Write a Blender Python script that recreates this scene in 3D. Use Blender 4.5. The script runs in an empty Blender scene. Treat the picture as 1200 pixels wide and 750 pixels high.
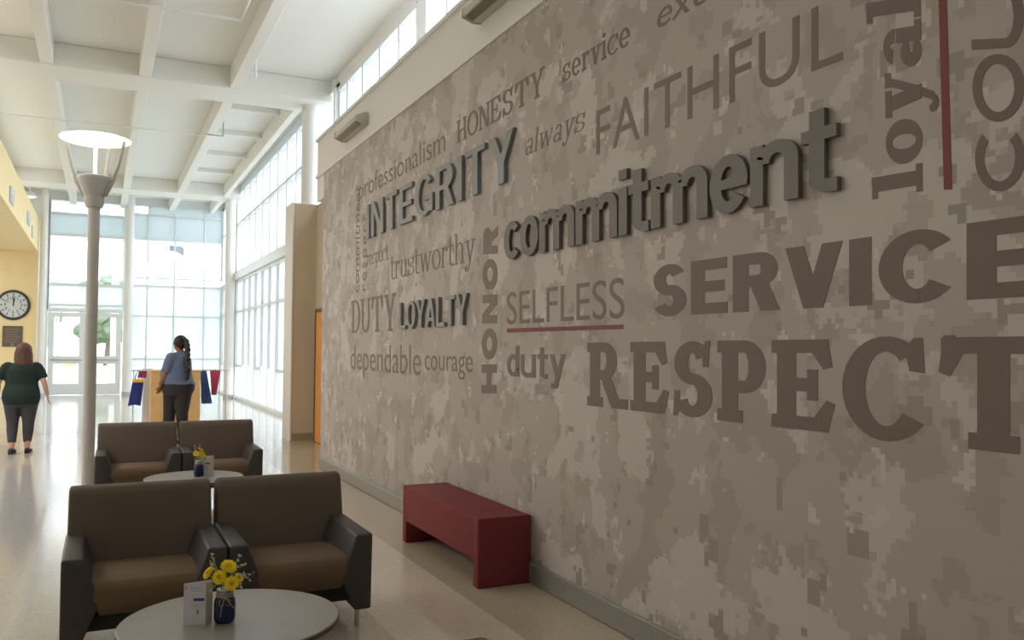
import bpy, bmesh, math, random
from mathutils import Vector, Matrix, noise
R = math.radians
rnd = random.Random(7)
SC = bpy.context.scene
COL = SC.collection

# ------------------------------------------------------------------ camera
cam_d = bpy.data.cameras.new('camera')
cam_d.sensor_width = 36.0
cam_d.lens = 30.0
cam = bpy.data.objects.new('camera', cam_d)
COL.objects.link(cam)
YAW, PITCH, ROLL = R(25.7), R(2.0), R(0.37)
fw = Vector((math.sin(YAW)*math.cos(PITCH), math.cos(YAW)*math.cos(PITCH), math.sin(PITCH)))
r0 = Vector((math.cos(YAW), -math.sin(YAW), 0))
u0 = r0.cross(fw)
cr = r0*math.cos(ROLL) + u0*math.sin(ROLL)
cu = -r0*math.sin(ROLL) + u0*math.cos(ROLL)
CAM = Vector((0, 0, 1.6))
cam.matrix_world = Matrix(((cr.x, cu.x, -fw.x, CAM.x), (cr.y, cu.y, -fw.y, CAM.y), (cr.z, cu.z, -fw.z, CAM.z), (0, 0, 0, 1)))
cam_d.clip_end = 500
SC.camera = cam

# ------------------------------------------------------------------ world and exposure
SC.view_settings.view_transform = 'Standard'
SC.view_settings.look = 'None'
SC.view_settings.gamma = 1.0
SC.view_settings.exposure = 0.0
SC.view_settings.use_curve_mapping = False
SC.cycles.max_bounces = 10
SC.cycles.diffuse_bounces = 6
SC.cycles.transparent_max_bounces = 24
SC.cycles.use_denoising = True
SC.cycles.sample_clamp_indirect = 6.0
w = bpy.data.worlds.new('overcast_sky')
SC.world = w
w.use_nodes = True
nt = w.node_tree
bg = nt.nodes['Background']
tc = nt.nodes.new('ShaderNodeTexCoord')
sep = nt.nodes.new('ShaderNodeSeparateXYZ')
rmp = nt.nodes.new('ShaderNodeValToRGB')
rmp.color_ramp.elements[0].position = 0.0
rmp.color_ramp.elements[0].color = (0.90, 0.945, 1.0, 1)
rmp.color_ramp.elements[1].position = 0.9
rmp.color_ramp.elements[1].color = (0.80, 0.87, 0.95, 1)
nt.links.new(tc.outputs['Generated'], sep.inputs[0])
nt.links.new(sep.outputs['Z'], rmp.inputs[0])
nt.links.new(rmp.outputs[0], bg.inputs[0])
bg.inputs[1].default_value = 5.2


def area(name, loc, aim, sx, sy, power, col=(1, 1, 1)):
    l = bpy.data.lights.new(name, 'AREA')
    l.shape = 'RECTANGLE'
    l.size, l.size_y = sx, sy
    l.energy = power
    l.color = col
    o = bpy.data.objects.new(name, l)
    o.location = loc
    o.rotation_euler = Vector(aim).to_track_quat('-Z', 'Z').to_euler()
    COL.objects.link(o)
    return o


def portal(name, loc, aim, sx, sy):
    o = area(name, loc, aim, sx, sy, 1)
    o.data.cycles.is_portal = True
    return o


portal('window_portal', (1.2, 32.35, 3.3), (0, -1, 0), 5.6, 6.6)
portal('window_portal', (4.15, 23.9, 3.3), (-1, 0, 0), 16.4, 6.6)
portal('window_portal', (4.15, 6.0, 5.5), (-1, 0, 0), 21.0, 1.9)
# added fill lights, out of view behind the photographer and in the left wing
area('unseen_fill_light', (0.3, -1.5, 6.3), (0, 0, -1), 3.0, 3.0, 30, (0.84, 0.92, 1.0))
area('unseen_fill_light', (-3.9, 11.0, 4.55), (0, 0, -1), 2.6, 9.0, 370, (1.0, 0.955, 0.95))
area('unseen_fill_light', (-4.2, 24.0, 4.55), (0, 0, -1), 2.0, 10.0, 260, (1.0, 0.97, 0.95))
# added uplights without fittings, hidden above bulkhead and mural wall, brightening the ceiling
area('added_fill_uplight', (-4.6, 20.0, 5.0), (0, 0, 1), 3.6, 20.0, 330, (0.93, 0.97, 1.0))
area('added_fill_uplight', (3.3, 7.0, 4.66), (0, 0, 1), .4, 9.0, 60, (0.97, 0.98, 1.0))


# ------------------------------------------------------------------ materials
def mat(name, col, rough=0.6, metal=0.0, spec=0.5, noise_amt=0.0, nscale=20.0, bump=0.0, bscale=200.0, emit=None, estr=0.0, sheen=0.0):
    m = bpy.data.materials.new(name)
    m.use_nodes = True
    n = m.node_tree
    b = n.nodes['Principled BSDF']
    b.inputs['Base Color'].default_value = (*col, 1)
    b.inputs['Roughness'].default_value = rough
    b.inputs['Metallic'].default_value = metal
    b.inputs['Specular IOR Level'].default_value = spec
    if sheen:
        b.inputs['Sheen Weight'].default_value = sheen
    t = n.nodes.new('ShaderNodeTexCoord')
    if noise_amt:
        ns = n.nodes.new('ShaderNodeTexNoise')
        ns.inputs['Scale'].default_value = nscale
        ns.inputs['Detail'].default_value = 4
        n.links.new(t.outputs['Object'], ns.inputs['Vector'])
        rp = n.nodes.new('ShaderNodeValToRGB')
        a = noise_amt
        rp.color_ramp.elements[0].position = .3
        rp.color_ramp.elements[1].position = .7
        rp.color_ramp.elements[0].color = (*[c*(1-a) for c in col], 1)
        rp.color_ramp.elements[1].color = (*[min(1, c*(1+a)) for c in col], 1)
        n.links.new(ns.outputs['Fac'], rp.inputs[0])
        n.links.new(rp.outputs[0], b.inputs['Base Color'])
    if bump:
        ns2 = n.nodes.new('ShaderNodeTexNoise')
        ns2.inputs['Scale'].default_value = bscale
        n.links.new(t.outputs['Object'], ns2.inputs['Vector'])
        bp = n.nodes.new('ShaderNodeBump')
        bp.inputs['Strength'].default_value = bump
        bp.inputs['Distance'].default_value = 0.002
        n.links.new(ns2.outputs['Fac'], bp.inputs['Height'])
        n.links.new(bp.outputs[0], b.inputs['Normal'])
    if emit:
        b.inputs['Emission Color'].default_value = (*emit, 1)
        b.inputs['Emission Strength'].default_value = estr
    return m


def s2l(r, g, b):
    f = lambda c: (c/255/12.92) if c/255 <= 0.04045 else ((c/255+0.055)/1.055)**2.4
    return (f(r), f(g), f(b))


M = {}
M['white'] = mat('white_paint', s2l(226, 225, 222), .55, bump=.1)
M['ceil'] = mat('ceiling_paint', s2l(226, 226, 220), .8)
M['frame'] = mat('white_aluminium', s2l(222, 226, 228), .4)
M['greyframe'] = mat('grey_aluminium', s2l(170, 176, 180), .4)
M['yellow'] = mat('yellow_wall_paint', s2l(236, 214, 164), .7, noise_amt=.03, nscale=3)
M['cream'] = mat('cream_paint', s2l(232, 226, 208), .7)
M['beige'] = mat('beige_paint', s2l(196, 180, 156), .7, noise_amt=.02, nscale=4)
M['base'] = mat('terrazzo_base', s2l(138, 135, 129), .35, noise_amt=.3, nscale=120)
M['basetan'] = mat('tan_base', s2l(150, 138, 112), .5)
M['orange'] = mat('oak_door_veneer', s2l(214, 148, 74), .5, noise_amt=.08, nscale=6)
M['oak'] = mat('oak_podium_veneer', s2l(226, 186, 128), .45, noise_amt=.07, nscale=5)
M['pole'] = mat('taupe_pole_paint', s2l(190, 187, 180), .45, noise_amt=.03, nscale=8)
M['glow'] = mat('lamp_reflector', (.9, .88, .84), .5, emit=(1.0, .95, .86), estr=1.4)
M['tube'] = mat('lamp_tube', (.9, .9, .9), .4, emit=(1.0, .95, .85), estr=3)
M['fabric'] = mat('brown_upholstery', s2l(102, 89, 78), .85, noise_amt=.05, nscale=300, bump=.3, bscale=500)
M['seatfab'] = mat('tan_seat_upholstery', s2l(100, 80, 60), .8, noise_amt=.05, nscale=300, bump=.3, bscale=500)
M['vinyl'] = mat('charcoal_vinyl', s2l(60, 55, 52), .48, noise_amt=.08, nscale=150, bump=.3, bscale=300)
M['black'] = mat('black_underframe', s2l(22, 20, 20), .7)
M['chrome'] = mat('brushed_chrome', (.55, .54, .52), .3, metal=1.0)
M['maroon'] = mat('maroon_upholstery', s2l(118, 46, 50), .85, noise_amt=.08, nscale=250, bump=.3, bscale=500)
M['laminate'] = mat('grey_laminate', s2l(142, 136, 128), .28, noise_amt=.06, nscale=9)
M['edge'] = mat('laminate_edge', s2l(70, 64, 58), .5)
M['card'] = mat('white_card', s2l(214, 212, 222), .7)
M['cardside'] = mat('cream_card', s2l(200, 194, 176), .7)
M['violet'] = mat('violet_ink', s2l(70, 60, 130), .7)
M['pink'] = mat('pink_ink', s2l(206, 150, 160), .7)
M['greyink'] = mat('grey_ink', s2l(150, 150, 165), .7)
M['jar'] = mat('blue_painted_glass', s2l(22, 36, 84), .25, noise_amt=.15, nscale=30)
M['jarneck'] = mat('frosted_glass_rim', s2l(150, 156, 160), .3)
M['twine'] = mat('jute_twine', s2l(176, 150, 108), .9)
M['petal'] = mat('yellow_petal', s2l(252, 224, 34), .6, noise_amt=.08, nscale=60)
M['petalc'] = mat('daisy_eye', s2l(196, 158, 14), .8)
M['sprig'] = mat('dried_sprig', s2l(196, 192, 172), .85)
M['stem'] = mat('green_stem', s2l(84, 110, 60), .7)
M['skin1'] = mat('fair_skin', s2l(206, 160, 136), .5)
M['skin2'] = mat('brown_skin', s2l(150, 96, 66), .5)
M['auburn'] = mat('auburn_hair', s2l(90, 58, 44), .55, noise_amt=.3, nscale=60)
M['blackhair'] = mat('black_hair', s2l(20, 16, 17), .5, noise_amt=.3, nscale=60)
M['greentee'] = mat('dark_green_knit', s2l(20, 40, 38), .85, bump=.3)
M['greypants'] = mat('charcoal_leggings', s2l(62, 62, 68), .85)
M['bluetee'] = mat('blue_grey_knit', s2l(98, 112, 142), .85, noise_amt=.06, nscale=15)
M['darkpants'] = mat('black_trousers', s2l(46, 42, 46), .85)
M['shoe'] = mat('black_shoe', s2l(34, 30, 30), .5)
M['bluecloth'] = mat('blue_cloth', s2l(52, 84, 140), .85, noise_amt=.08, nscale=10)
M['navy'] = mat('royal_blue_cloth', s2l(36, 48, 130), .8, noise_amt=.08, nscale=10)
M['gold'] = mat('gold_cloth', s2l(240, 190, 60), .8)
M['rose'] = mat('rose_cloth', s2l(176, 70, 104), .85)
M['clockrim'] = mat('black_clock_rim', s2l(44, 46, 50), .35)
M['clockface'] = mat('clock_dial', s2l(200, 204, 206), .5)
M['ink'] = mat('black_ink', s2l(30, 30, 34), .6)
M['bronze'] = mat('dark_bronze_plaque', s2l(92, 80, 70), .5, noise_amt=.15, nscale=30)
M['bronzehi'] = mat('bronze_lettering', s2l(132, 118, 100), .5)
M['signblue'] = mat('pale_blue_sign', s2l(176, 186, 200), .6)
M['vinylprint'] = mat('brown_wall_vinyl', s2l(122, 108, 102), .6)
M['vinyldark'] = mat('dark_brown_wall_vinyl', s2l(118, 104, 98), .6)
M['redprint'] = mat('red_wall_vinyl', s2l(126, 64, 60), .6)
M['letter'] = mat('pewter_raised_letter', s2l(98, 92, 84), .45, metal=.1)
M['letterblue'] = mat('silver_raised_letter', s2l(128, 130, 132), .4, metal=.3)
M['scrim'] = mat('pale_window_shade', s2l(205, 210, 210), .8)
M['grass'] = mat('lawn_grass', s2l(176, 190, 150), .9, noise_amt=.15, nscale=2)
M['concrete'] = mat('pale_concrete', s2l(205, 205, 200), .8, noise_amt=.05, nscale=2)
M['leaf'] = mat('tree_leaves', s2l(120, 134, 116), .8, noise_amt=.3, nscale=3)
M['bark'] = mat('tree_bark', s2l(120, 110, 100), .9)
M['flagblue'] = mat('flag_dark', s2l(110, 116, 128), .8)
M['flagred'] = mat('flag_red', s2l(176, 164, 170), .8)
M['lens'] = mat('dark_lamp_lens', s2l(116, 108, 88), .3)
M['fixture'] = mat('putty_fixture', s2l(190, 186, 172), .5)


def glass_mat():
    m = bpy.data.materials.new('clear_glass')
    m.use_nodes = True
    n = m.node_tree
    for x in list(n.nodes):
        n.nodes.remove(x)
    o = n.nodes.new('ShaderNodeOutputMaterial')
    mx = n.nodes.new('ShaderNodeMixShader')
    tr = n.nodes.new('ShaderNodeBsdfTransparent')
    tr.inputs[0].default_value = (.95, .96, .97, 1)
    gl = n.nodes.new('ShaderNodeBsdfGlossy')
    gl.inputs['Roughness'].default_value = .02
    mx.inputs[0].default_value = .08
    n.links.new(tr.outputs[0], mx.inputs[1])
    n.links.new(gl.outputs[0], mx.inputs[2])
    n.links.new(mx.outputs[0], o.inputs[0])
    return m


def scrim_mat(name, fac, col):
    """sheer woven shade: part open weave, part white yarn that lets light through"""
    m = bpy.data.materials.new(name)
    m.use_nodes = True
    n = m.node_tree
    for x in list(n.nodes):
        n.nodes.remove(x)
    o = n.nodes.new('ShaderNodeOutputMaterial')
    mx = n.nodes.new('ShaderNodeMixShader')
    tr = n.nodes.new('ShaderNodeBsdfTransparent')
    tl = n.nodes.new('ShaderNodeBsdfTranslucent')
    tl.inputs[0].default_value = (*col, 1)
    df = n.nodes.new('ShaderNodeBsdfDiffuse')
    df.inputs[0].default_value = (*col, 1)
    m2 = n.nodes.new('ShaderNodeMixShader')
    m2.inputs[0].default_value = .4
    n.links.new(tl.outputs[0], m2.inputs[1])
    n.links.new(df.outputs[0], m2.inputs[2])
    mx.inputs[0].default_value = fac
    n.links.new(tr.outputs[0], mx.inputs[1])
    n.links.new(m2.outputs[0], mx.inputs[2])
    n.links.new(mx.outputs[0], o.inputs[0])
    return m


M['glass'] = glass_mat()
M['sheer'] = scrim_mat('sheer_shade', .72, (.80, .85, .86))
M['shade'] = scrim_mat('dense_shade', .93, (.62, .67, .68))


def floor_mat():
    m = mat('polished_terrazzo', s2l(176, 166, 148), .12, spec=.6)
    n = m.node_tree
    b = n.nodes['Principled BSDF']
    t = n.nodes.new('ShaderNodeTexCoord')
    sp = n.nodes.new('ShaderNodeSeparateXYZ')
    n.links.new(t.outputs['Object'], sp.inputs[0])

    def gt(sock, v):
        a = n.nodes.new('ShaderNodeMath')
        a.operation = 'GREATER_THAN'
        n.links.new(sock, a.inputs[0])
        a.inputs[1].default_value = v
        return a.outputs[0]

    def mul(a, b_):
        x = n.nodes.new('ShaderNodeMath')
        x.operation = 'MULTIPLY'
        n.links.new(a, x.inputs[0])
        n.links.new(b_, x.inputs[1])
        return x.outputs[0]

    def inv(a):
        x = n.nodes.new('ShaderNodeMath')
        x.operation = 'SUBTRACT'
        x.inputs[0].default_value = 1
        n.links.new(a, x.inputs[1])
        return x.outputs[0]

    def mixc(fac, c1, c2):
        x = n.nodes.new('ShaderNodeMix')
        x.data_type = 'RGBA'
        n.links.new(fac, x.inputs[0])
        for i, c in ((6, c1), (7, c2)):
            if isinstance(c, tuple):
                x.inputs[i].default_value = (*c, 1)
            else:
                n.links.new(c, x.inputs[i])
        return x.outputs[2]
    X, Y = sp.outputs['X'], sp.outputs['Y']
    left = mul(inv(gt(X, -.35)), gt(X, -9))  # left floor cooler grey: window reflection put into the base colour
    base = mixc(left, s2l(192, 184, 170), s2l(184, 183, 182))
    band = mul(gt(X, 1.5), inv(gt(X, 2.15)))
    c = mixc(band, base, s2l(212, 202, 186))
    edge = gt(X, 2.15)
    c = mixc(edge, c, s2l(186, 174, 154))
    cross = mul(gt(Y, 17.6), inv(gt(Y, 18.2)))
    c = mixc(cross, c, s2l(150, 148, 150))
    # speckle chips
    vo = n.nodes.new('ShaderNodeTexVoronoi')
    vo.inputs['Scale'].default_value = 70
    n.links.new(t.outputs['Object'], vo.inputs['Vector'])
    sc_ = n.nodes.new('ShaderNodeMix')
    sc_.data_type = 'RGBA'
    sc_.blend_type = 'MULTIPLY'
    rp = n.nodes.new('ShaderNodeValToRGB')
    rp.color_ramp.elements[0].color = (.82, .8, .78, 1)
    rp.color_ramp.elements[1].color = (1.06, 1.05, 1.04, 1)
    n.links.new(vo.outputs['Color'], rp.inputs[0])
    sc_.inputs[0].default_value = .8
    n.links.new(c, sc_.inputs[6])
    n.links.new(rp.outputs[0], sc_.inputs[7])
    n.links.new(sc_.outputs[2], b.inputs['Base Color'])
    return m


M['floor'] = floor_mat()


def camo_mat():
    m = mat('pixel_camouflage_mural', (.4, .36, .3), .6)
    n = m.node_tree
    b = n.nodes['Principled BSDF']
    t = n.nodes.new('ShaderNodeTexCoord')

    def snap(s):
        v = n.nodes.new('ShaderNodeVectorMath')
        v.operation = 'SNAP'
        n.links.new(t.outputs['Object'], v.inputs[0])
        v.inputs[1].default_value = (50, s, s)
        return v.outputs[0]

    def ns(vec, scale, off, det=3):
        a = n.nodes.new('ShaderNodeVectorMath')
        a.operation = 'ADD'
        a.inputs[1].default_value = off
        n.links.new(vec, a.inputs[0])
        x = n.nodes.new('ShaderNodeTexNoise')
        x.inputs['Scale'].default_value = scale
        x.inputs['Detail'].default_value = det
        x.inputs['Roughness'].default_value = .55
        n.links.new(a.outputs[0], x.inputs['Vector'])
        return x.outputs['Fac']

    def th(sock, v, soft=.004):
        r = n.nodes.new('ShaderNodeMapRange')
        r.inputs['From Min'].default_value = v-soft
        r.inputs['From Max'].default_value = v+soft
        n.links.new(sock, r.inputs['Value'])
        return r.outputs[0]

    def mixc(fac, c1, c2):
        x = n.nodes.new('ShaderNodeMix')
        x.data_type = 'RGBA'
        n.links.new(fac, x.inputs[0])
        for i, c in ((6, c1), (7, c2)):
            if isinstance(c, tuple):
                x.inputs[i].default_value = (*c, 1)
            else:
                n.links.new(c, x.inputs[i])
        return x.outputs[2]
    v1, v2 = snap(.022), snap(.036)
    base = s2l(176, 168, 164)
    c = mixc(th(ns(v1, 3.2, (5, 1, 2)), .53), base, s2l(166, 157, 152))
    c = mixc(th(ns(v1, 2.6, (9, 7, 4), 4), .56), c, s2l(192, 186, 183))
    c = mixc(th(ns(v2, 4.5, (2, 17, 9), 2), .63), c, s2l(155, 147, 142))
    c = mixc(th(ns(v1, 5.5, (12, 27, 3), 3), .64), c, s2l(199, 194, 192))
    n.links.new(c, b.inputs['Base Color'])
    return m


M['camo'] = camo_mat()


# ------------------------------------------------------------------ mesh helpers
def tag(o, label=None, cat=None, group=None, kind=None):
    if label: o['label'] = label
    if cat: o['category'] = cat
    if group: o['group'] = group
    if kind: o['kind'] = kind
    return o


def empty(name, loc, label=None, cat=None, group=None, rz=0, kind=None):
    o = bpy.data.objects.new(name, None)
    o.empty_display_size = .1
    o.location = loc
    o.rotation_euler = (0, 0, rz)
    COL.objects.link(o)
    return tag(o, label, cat, group, kind)


def obj(name, bm, material, parent=None, smooth=False, label=None, auto=None):
    bmesh.ops.recalc_face_normals(bm, faces=bm.faces)
    me = bpy.data.meshes.new(name)
    bm.to_mesh(me)
    bm.free()
    ms = material if isinstance(material, (list, tuple)) else [material]
    for m_ in ms:
        me.materials.append(M[m_] if isinstance(m_, str) else m_)
    if smooth:
        for p in me.polygons:
            p.use_smooth = True
        if auto:
            me.set_sharp_from_angle(angle=R(auto))
    o = bpy.data.objects.new(name, me)
    COL.objects.link(o)
    if parent is not None:
        o.parent = parent
    if label: o['label'] = label
    return o


def bx(bm, x0, x1, y0, y1, z0, z1, mi=0):
    vs = [bm.verts.new((x, y, z)) for x in (x0, x1) for y in (y0, y1) for z in (z0, z1)]
    for q in ((0, 1, 3, 2), (4, 6, 7, 5), (0, 4, 5, 1), (2, 3, 7, 6), (0, 2, 6, 4), (1, 5, 7, 3)):
        f = bm.faces.new([vs[i] for i in q])
        f.material_index = mi
    return vs


def box(x0, x1, y0, y1, z0, z1, bev=0, seg=2):
    bm = bmesh.new()
    bx(bm, x0, x1, y0, y1, z0, z1)
    if bev:
        bmesh.ops.bevel(bm, geom=bm.edges[:], offset=bev, segments=seg, profile=.5, affect='EDGES')
    return bm


def tube(bm, pts, rads, seg=12, cap=True, mi=0):
    """tapered tube through points"""
    if not hasattr(rads, '__len__'):
        rads = [rads]*len(pts)
    pts = [Vector(p) for p in pts]
    rings = []
    up = None
    for i, p in enumerate(pts):
        a = pts[max(i-1, 0)]
        b = pts[min(i+1, len(pts)-1)]
        d = (b-a).normalized()
        if up is None:
            up = d.orthogonal().normalized()
        up = (up - d*up.dot(d)).normalized()
        s = d.cross(up)
        rings.append([bm.verts.new(p + (up*math.cos(t)+s*math.sin(t))*rads[i]) for t in [2*math.pi*k/seg for k in range(seg)]])
    for a, b in zip(rings, rings[1:]):
        for k in range(seg):
            f = bm.faces.new((a[k], a[(k+1) % seg], b[(k+1) % seg], b[k]))
            f.material_index = mi
    if cap:
        bm.faces.new(rings[0][::-1]).material_index = mi
        bm.faces.new(rings[-1]).material_index = mi
    return bm


def tubeb(pts, rads, seg=12):
    return tube(bmesh.new(), pts, rads, seg)


def lathe(prof, seg=32, c=(0, 0, 0), cap=True):
    bm = bmesh.new()
    rings = []
    for r, z in prof:
        rings.append([bm.verts.new((c[0]+r*math.cos(2*math.pi*k/seg), c[1]+r*math.sin(2*math.pi*k/seg), c[2]+z)) for k in range(seg)])
    for a, b in zip(rings, rings[1:]):
        for k in range(seg):
            bm.faces.new((a[k], a[(k+1) % seg], b[(k+1) % seg], b[k]))
    if cap:
        bm.faces.new(rings[0][::-1])
        bm.faces.new(rings[-1])
    return bm


def prism_y(poly, y0, y1, bev=0, seg=2):
    """polygon in x,z extruded along y"""
    bm = bmesh.new()
    a = [bm.verts.new((x, y0, z)) for x, z in poly]
    b = [bm.verts.new((x, y1, z)) for x, z in poly]
    bm.faces.new(a)
    bm.faces.new(b[::-1])
    for i in range(len(poly)):
        j = (i+1) % len(poly)
        bm.faces.new((a[j], a[i], b[i], b[j]))
    if bev:
        bmesh.ops.recalc_face_normals(bm, faces=bm.faces)
        bmesh.ops.bevel(bm, geom=bm.edges[:], offset=bev, segments=seg, profile=.5, affect='EDGES')
    return bm


def prism_x(poly, x0, x1, bev=0, seg=2):
    bm = prism_y(poly, x0, x1, bev, seg)
    for v in bm.verts:
        v.co = Vector((v.co.y, v.co.x, v.co.z))
    return bm


def sub_copy(src, parent):
    for ch in list(src.children):
        c = ch.copy()
        COL.objects.link(c)
        c.parent = parent
        sub_copy(ch, c)


def dup(root, loc, rz=None, label=None, group=None):
    r = root.copy()
    COL.objects.link(r)
    r.location = loc
    if rz is not None:
        r.rotation_euler = (0, 0, rz)
    if label: r['label'] = label
    if group: r['group'] = group
    sub_copy(root, r)
    return r


# ------------------------------------------------------------------ setting
W = 2.72       # mural wall plane
WX = 3.95      # glazed wall plane
FY = 32.0      # entrance wall plane
LX = -1.9      # bulkhead plane
ZB, ZD = 6.35, 6.75


def struct(name, bm, m, parent=None, **k):
    o = obj(name, bm, m, parent, **k)
    if parent is None:
        o['kind'] = 'structure'
    return o


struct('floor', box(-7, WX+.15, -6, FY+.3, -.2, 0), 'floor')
ceil = struct('ceiling', box(-7, WX+.35, -6, FY+.3, ZD, ZD+.25), 'ceil')
# transverse beams (box beams flush with the purlins)
for y0 in (4.6, 16.2, 28.0):
    bm = box(-7, WX-.02, y0, y0+.95, ZB, ZD, .012, 1)
    obj('beam', bm, 'ceil', ceil)
for x in (-5.5, -3.98, -2.45, -.92, .60, 2.13):
    for a, b in ((-6, 4.6), (5.55, 16.2), (17.15, 28.0), (28.95, FY)):
        obj('purlin', box(x-.1, x+.1, a, b, ZB+.02, ZD, .008, 1), 'ceil', ceil)
for a, b in ((17.15, 28.0), (28.95, FY)):
    obj('purlin', box(3.38, 3.52, a, b, ZB+.02, ZD, .008, 1), 'ceil', ceil)
for y in (18.6, 20.9, 23.3, 25.7):
    obj('joist', box(2.23, 3.38, y, y+.12, ZD-.12, ZD), 'ceil', ceil)
for y in (20.0,):
    obj('conduit', tubeb([(-6.9, y, ZB-.02), (2.0, y, ZB-.02)], .016, 8), 'ceil', ceil)
obj('conduit', tubeb([(-.3, 12.75, ZB-.02), (1.72, 12.66, ZB-.02), (1.72, 12.0, ZB-.02), (1.6, 9.0, ZB-.02)], .022, 8), 'white', ceil)
obj('conduit', tubeb([(2.3, 15.0, ZD), (2.3, 15.0, ZB-.1)], .02, 8), 'white', ceil)
obj('conduit', tubeb([(2.33, 19.6, ZD), (2.33, 19.6, ZB-.08), (2.0, 19.6, ZB-.08)], .02, 8), 'greyframe', ceil)

# mural wall
wr = struct('wall_right', box(W, WX-.1, -6, 11.62, 0, 4.53), 'white')
obj('end_header', box(W, WX-.1, 11.62, 12.06, 3.68, 4.53), 'white', wr)
obj('mural_panel', box(W-.012, W, -5.9, 11.6, .14, 4.0), 'camo', wr, label='beige pixel-camouflage mural sheet')
obj('trim_strip', box(W-.03, W, -5.9, 12.05, 4.0, 4.045), 'white', wr)
obj('coping', box(W-.025, WX-.1, -6, 12.08, 4.53, 4.57), 'white', wr)
struct('baseboard_right', box(W-.035, W, -5.9, 11.62, 0, .14, .008, 1), 'base')
# door recess wall and beige return
wp = struct('wall_recess', box(3.38, WX-.1, 11.62, 15.0, 0, 4.12), 'beige')
pr = struct('wall_return', box(2.99, WX-.1, 15.0, 15.62, 0, 4.14, .01, 1), 'beige')
obj('corner_panel', box(2.965, 2.99, 14.99, 15.64, 0, 4.15), 'white', pr)
struct('baseboard_recess', box(3.0, 3.38, 14.975, 15.0, 0, .13), 'basetan')
d3 = empty('door_3', (3.38, 14.2, 0), 'orange oak door between mural wall and beige pier', None, kind='structure')
obj('door_leaf', box(-.05, 0, -.5, .5, .01, 2.22, .004, 1), 'orange', d3)
obj('door_frame', box(-.06, 0, .5, .56, 0, 2.28), 'bronze', d3)
obj('door_head', box(-.06, 0, -.56, .5, 2.22, 2.28), 'bronze', d3)
hb = tubeb([(-.05, -.4, 1.02), (-.1, -.4, 1.02), (-.1, -.28, 1.02)], .011, 8)
obj('door_handle', hb, 'chrome', d3, smooth=True)

# bulkhead and left wing
wl = struct('wall_left', box(LX-.3, LX, -6, FY-.5, 4.68, 5.75), 'yellow')
struct('wall_left_soffit', box(-7, LX-.3, -6, FY-.5, 4.68, 4.85), 'yellow')
struct('wall_left_end', box(-7, LX, FY-.5, FY+.1, 0, 5.75), 'yellow')
obj('corner_trim', box(LX, LX+.03, FY-.5, FY-.02, .1, 5.7), 'cream', wl)
struct('wall_left_upper', box(-7.1, -7, -6, FY, 0, 6.75), 'cream')
struct('baseboard_left', box(-6.9, LX+.02, FY-.53, FY-.5, 0, .12), 'white')
struct('wall_back', box(-7, WX, -6.1, -6, 0, 6.75), 'cream')
# spandrels over and beside the glazing
struct('wall_far', box(-7, LX+.12, FY, FY+.3, 0, 6.75), 'white')
struct('wall_clerestory_head', box(WX-.02, WX+.2, -6, 15.9, 6.47, 6.75), 'white')
struct('wall_clerestory_base', box(WX-.1, WX+.2, -6, 15.9, 0, 4.6), 'white')
struct('trim_1', box(WX-.05, WX+.2, 15.9, FY+.1, 6.52, 6.75), 'frame')
struct('trim_2', box(-1.8, WX+.1, FY-.02, FY+.2, 6.5, 6.75), 'frame')


# glazed walls --------------------------------------------------------------
def glazed(name, axis, fixed, us, zs, mw=.06, mz=.06, depth=.12, skip=(), shades=None, thick_u=None, thick_z=None, label=None):
    """a window of mullions at us, transoms at zs and one pane in each opening"""
    rt = empty(name, (0, 0, 0), label, None, kind='structure')
    thick_u = thick_u or {}
    thick_z = thick_z or {}
    shades = shades or {}

    def B(u0, u1, d0, d1, z0, z1, bev=0):
        if axis == 'y':
            return box(u0, u1, fixed+d0, fixed+d1, z0, z1, bev, 1)
        return box(fixed+d0, fixed+d1, u0, u1, z0, z1, bev, 1)
    for i, u in enumerate(us):
        t = thick_u.get(i, mw)
        obj('mullion', B(u-t/2, u+t/2, -depth/2, depth/2, zs[0], zs[-1], .006), 'frame', rt)
    for j, z in enumerate(zs):
        t = thick_z.get(j, mz)
        for i in range(len(us)-1):
            a = us[i]+thick_u.get(i, mw)/2
            b = us[i+1]-thick_u.get(i+1, mw)/2
            if (i, j, 'z') in skip:
                continue
            obj('transom', B(a, b, -depth/2+.008, depth/2-.008, z-t/2, z+t/2), 'frame', rt)
    for i in range(len(us)-1):
        for j in range(len(zs)-1):
            if (i, j) in skip:
                continue
            a = us[i]+thick_u.get(i, mw)/2
            b = us[i+1]-thick_u.get(i+1, mw)/2
            z0 = zs[j]+thick_z.get(j, mz)/2
            z1 = zs[j+1]-thick_z.get(j+1, mz)/2
            obj('pane', B(a, b, -.004, .004, z0, z1), 'glass', rt)
            if (i, j) in shades:
                obj('roller_shade', B(a, b, -.035, -.03, z0, z1), shades[(i, j)], rt)
    return rt


# entrance side: left group with doors, right group of screens
sh = {(0, 3): 'shade', (1, 3): 'shade', (0, 1): 'sheer', (1, 1): 'sheer'}
glazed('window_1', 'y', FY, [-1.6, -.42, .66], [2.82, 3.0, 3.68, 5.33, 6.05, 6.5], thick_z={0: .12, 2: .1, 3: .08}, shades={(0, 3): 'shade', (1, 3): 'shade', (0, 1): 'sheer', (1, 1): 'sheer', (0, 0): 'sheer', (1, 0): 'sheer', (0, 4): 'sheer', (1, 4): 'sheer'},
       label='tall glazing above the entrance doors')
glazed('window_2', 'y', FY, [.93, 1.4, 2.27, 3.26, 3.83], [.06, 1.2, 2.68, 3.72, 4.0, 5.33, 6.2, 6.5], mw=.05, mz=.05, thick_z={3: .09},
       shades={(a, b): ('sheer' if b < 3 else 'shade') for a in range(4) for b in (0, 1, 2, 5, 6) if not (a == 0 and b == 6)}, label='screened glazing right of the entrance doors')
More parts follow.
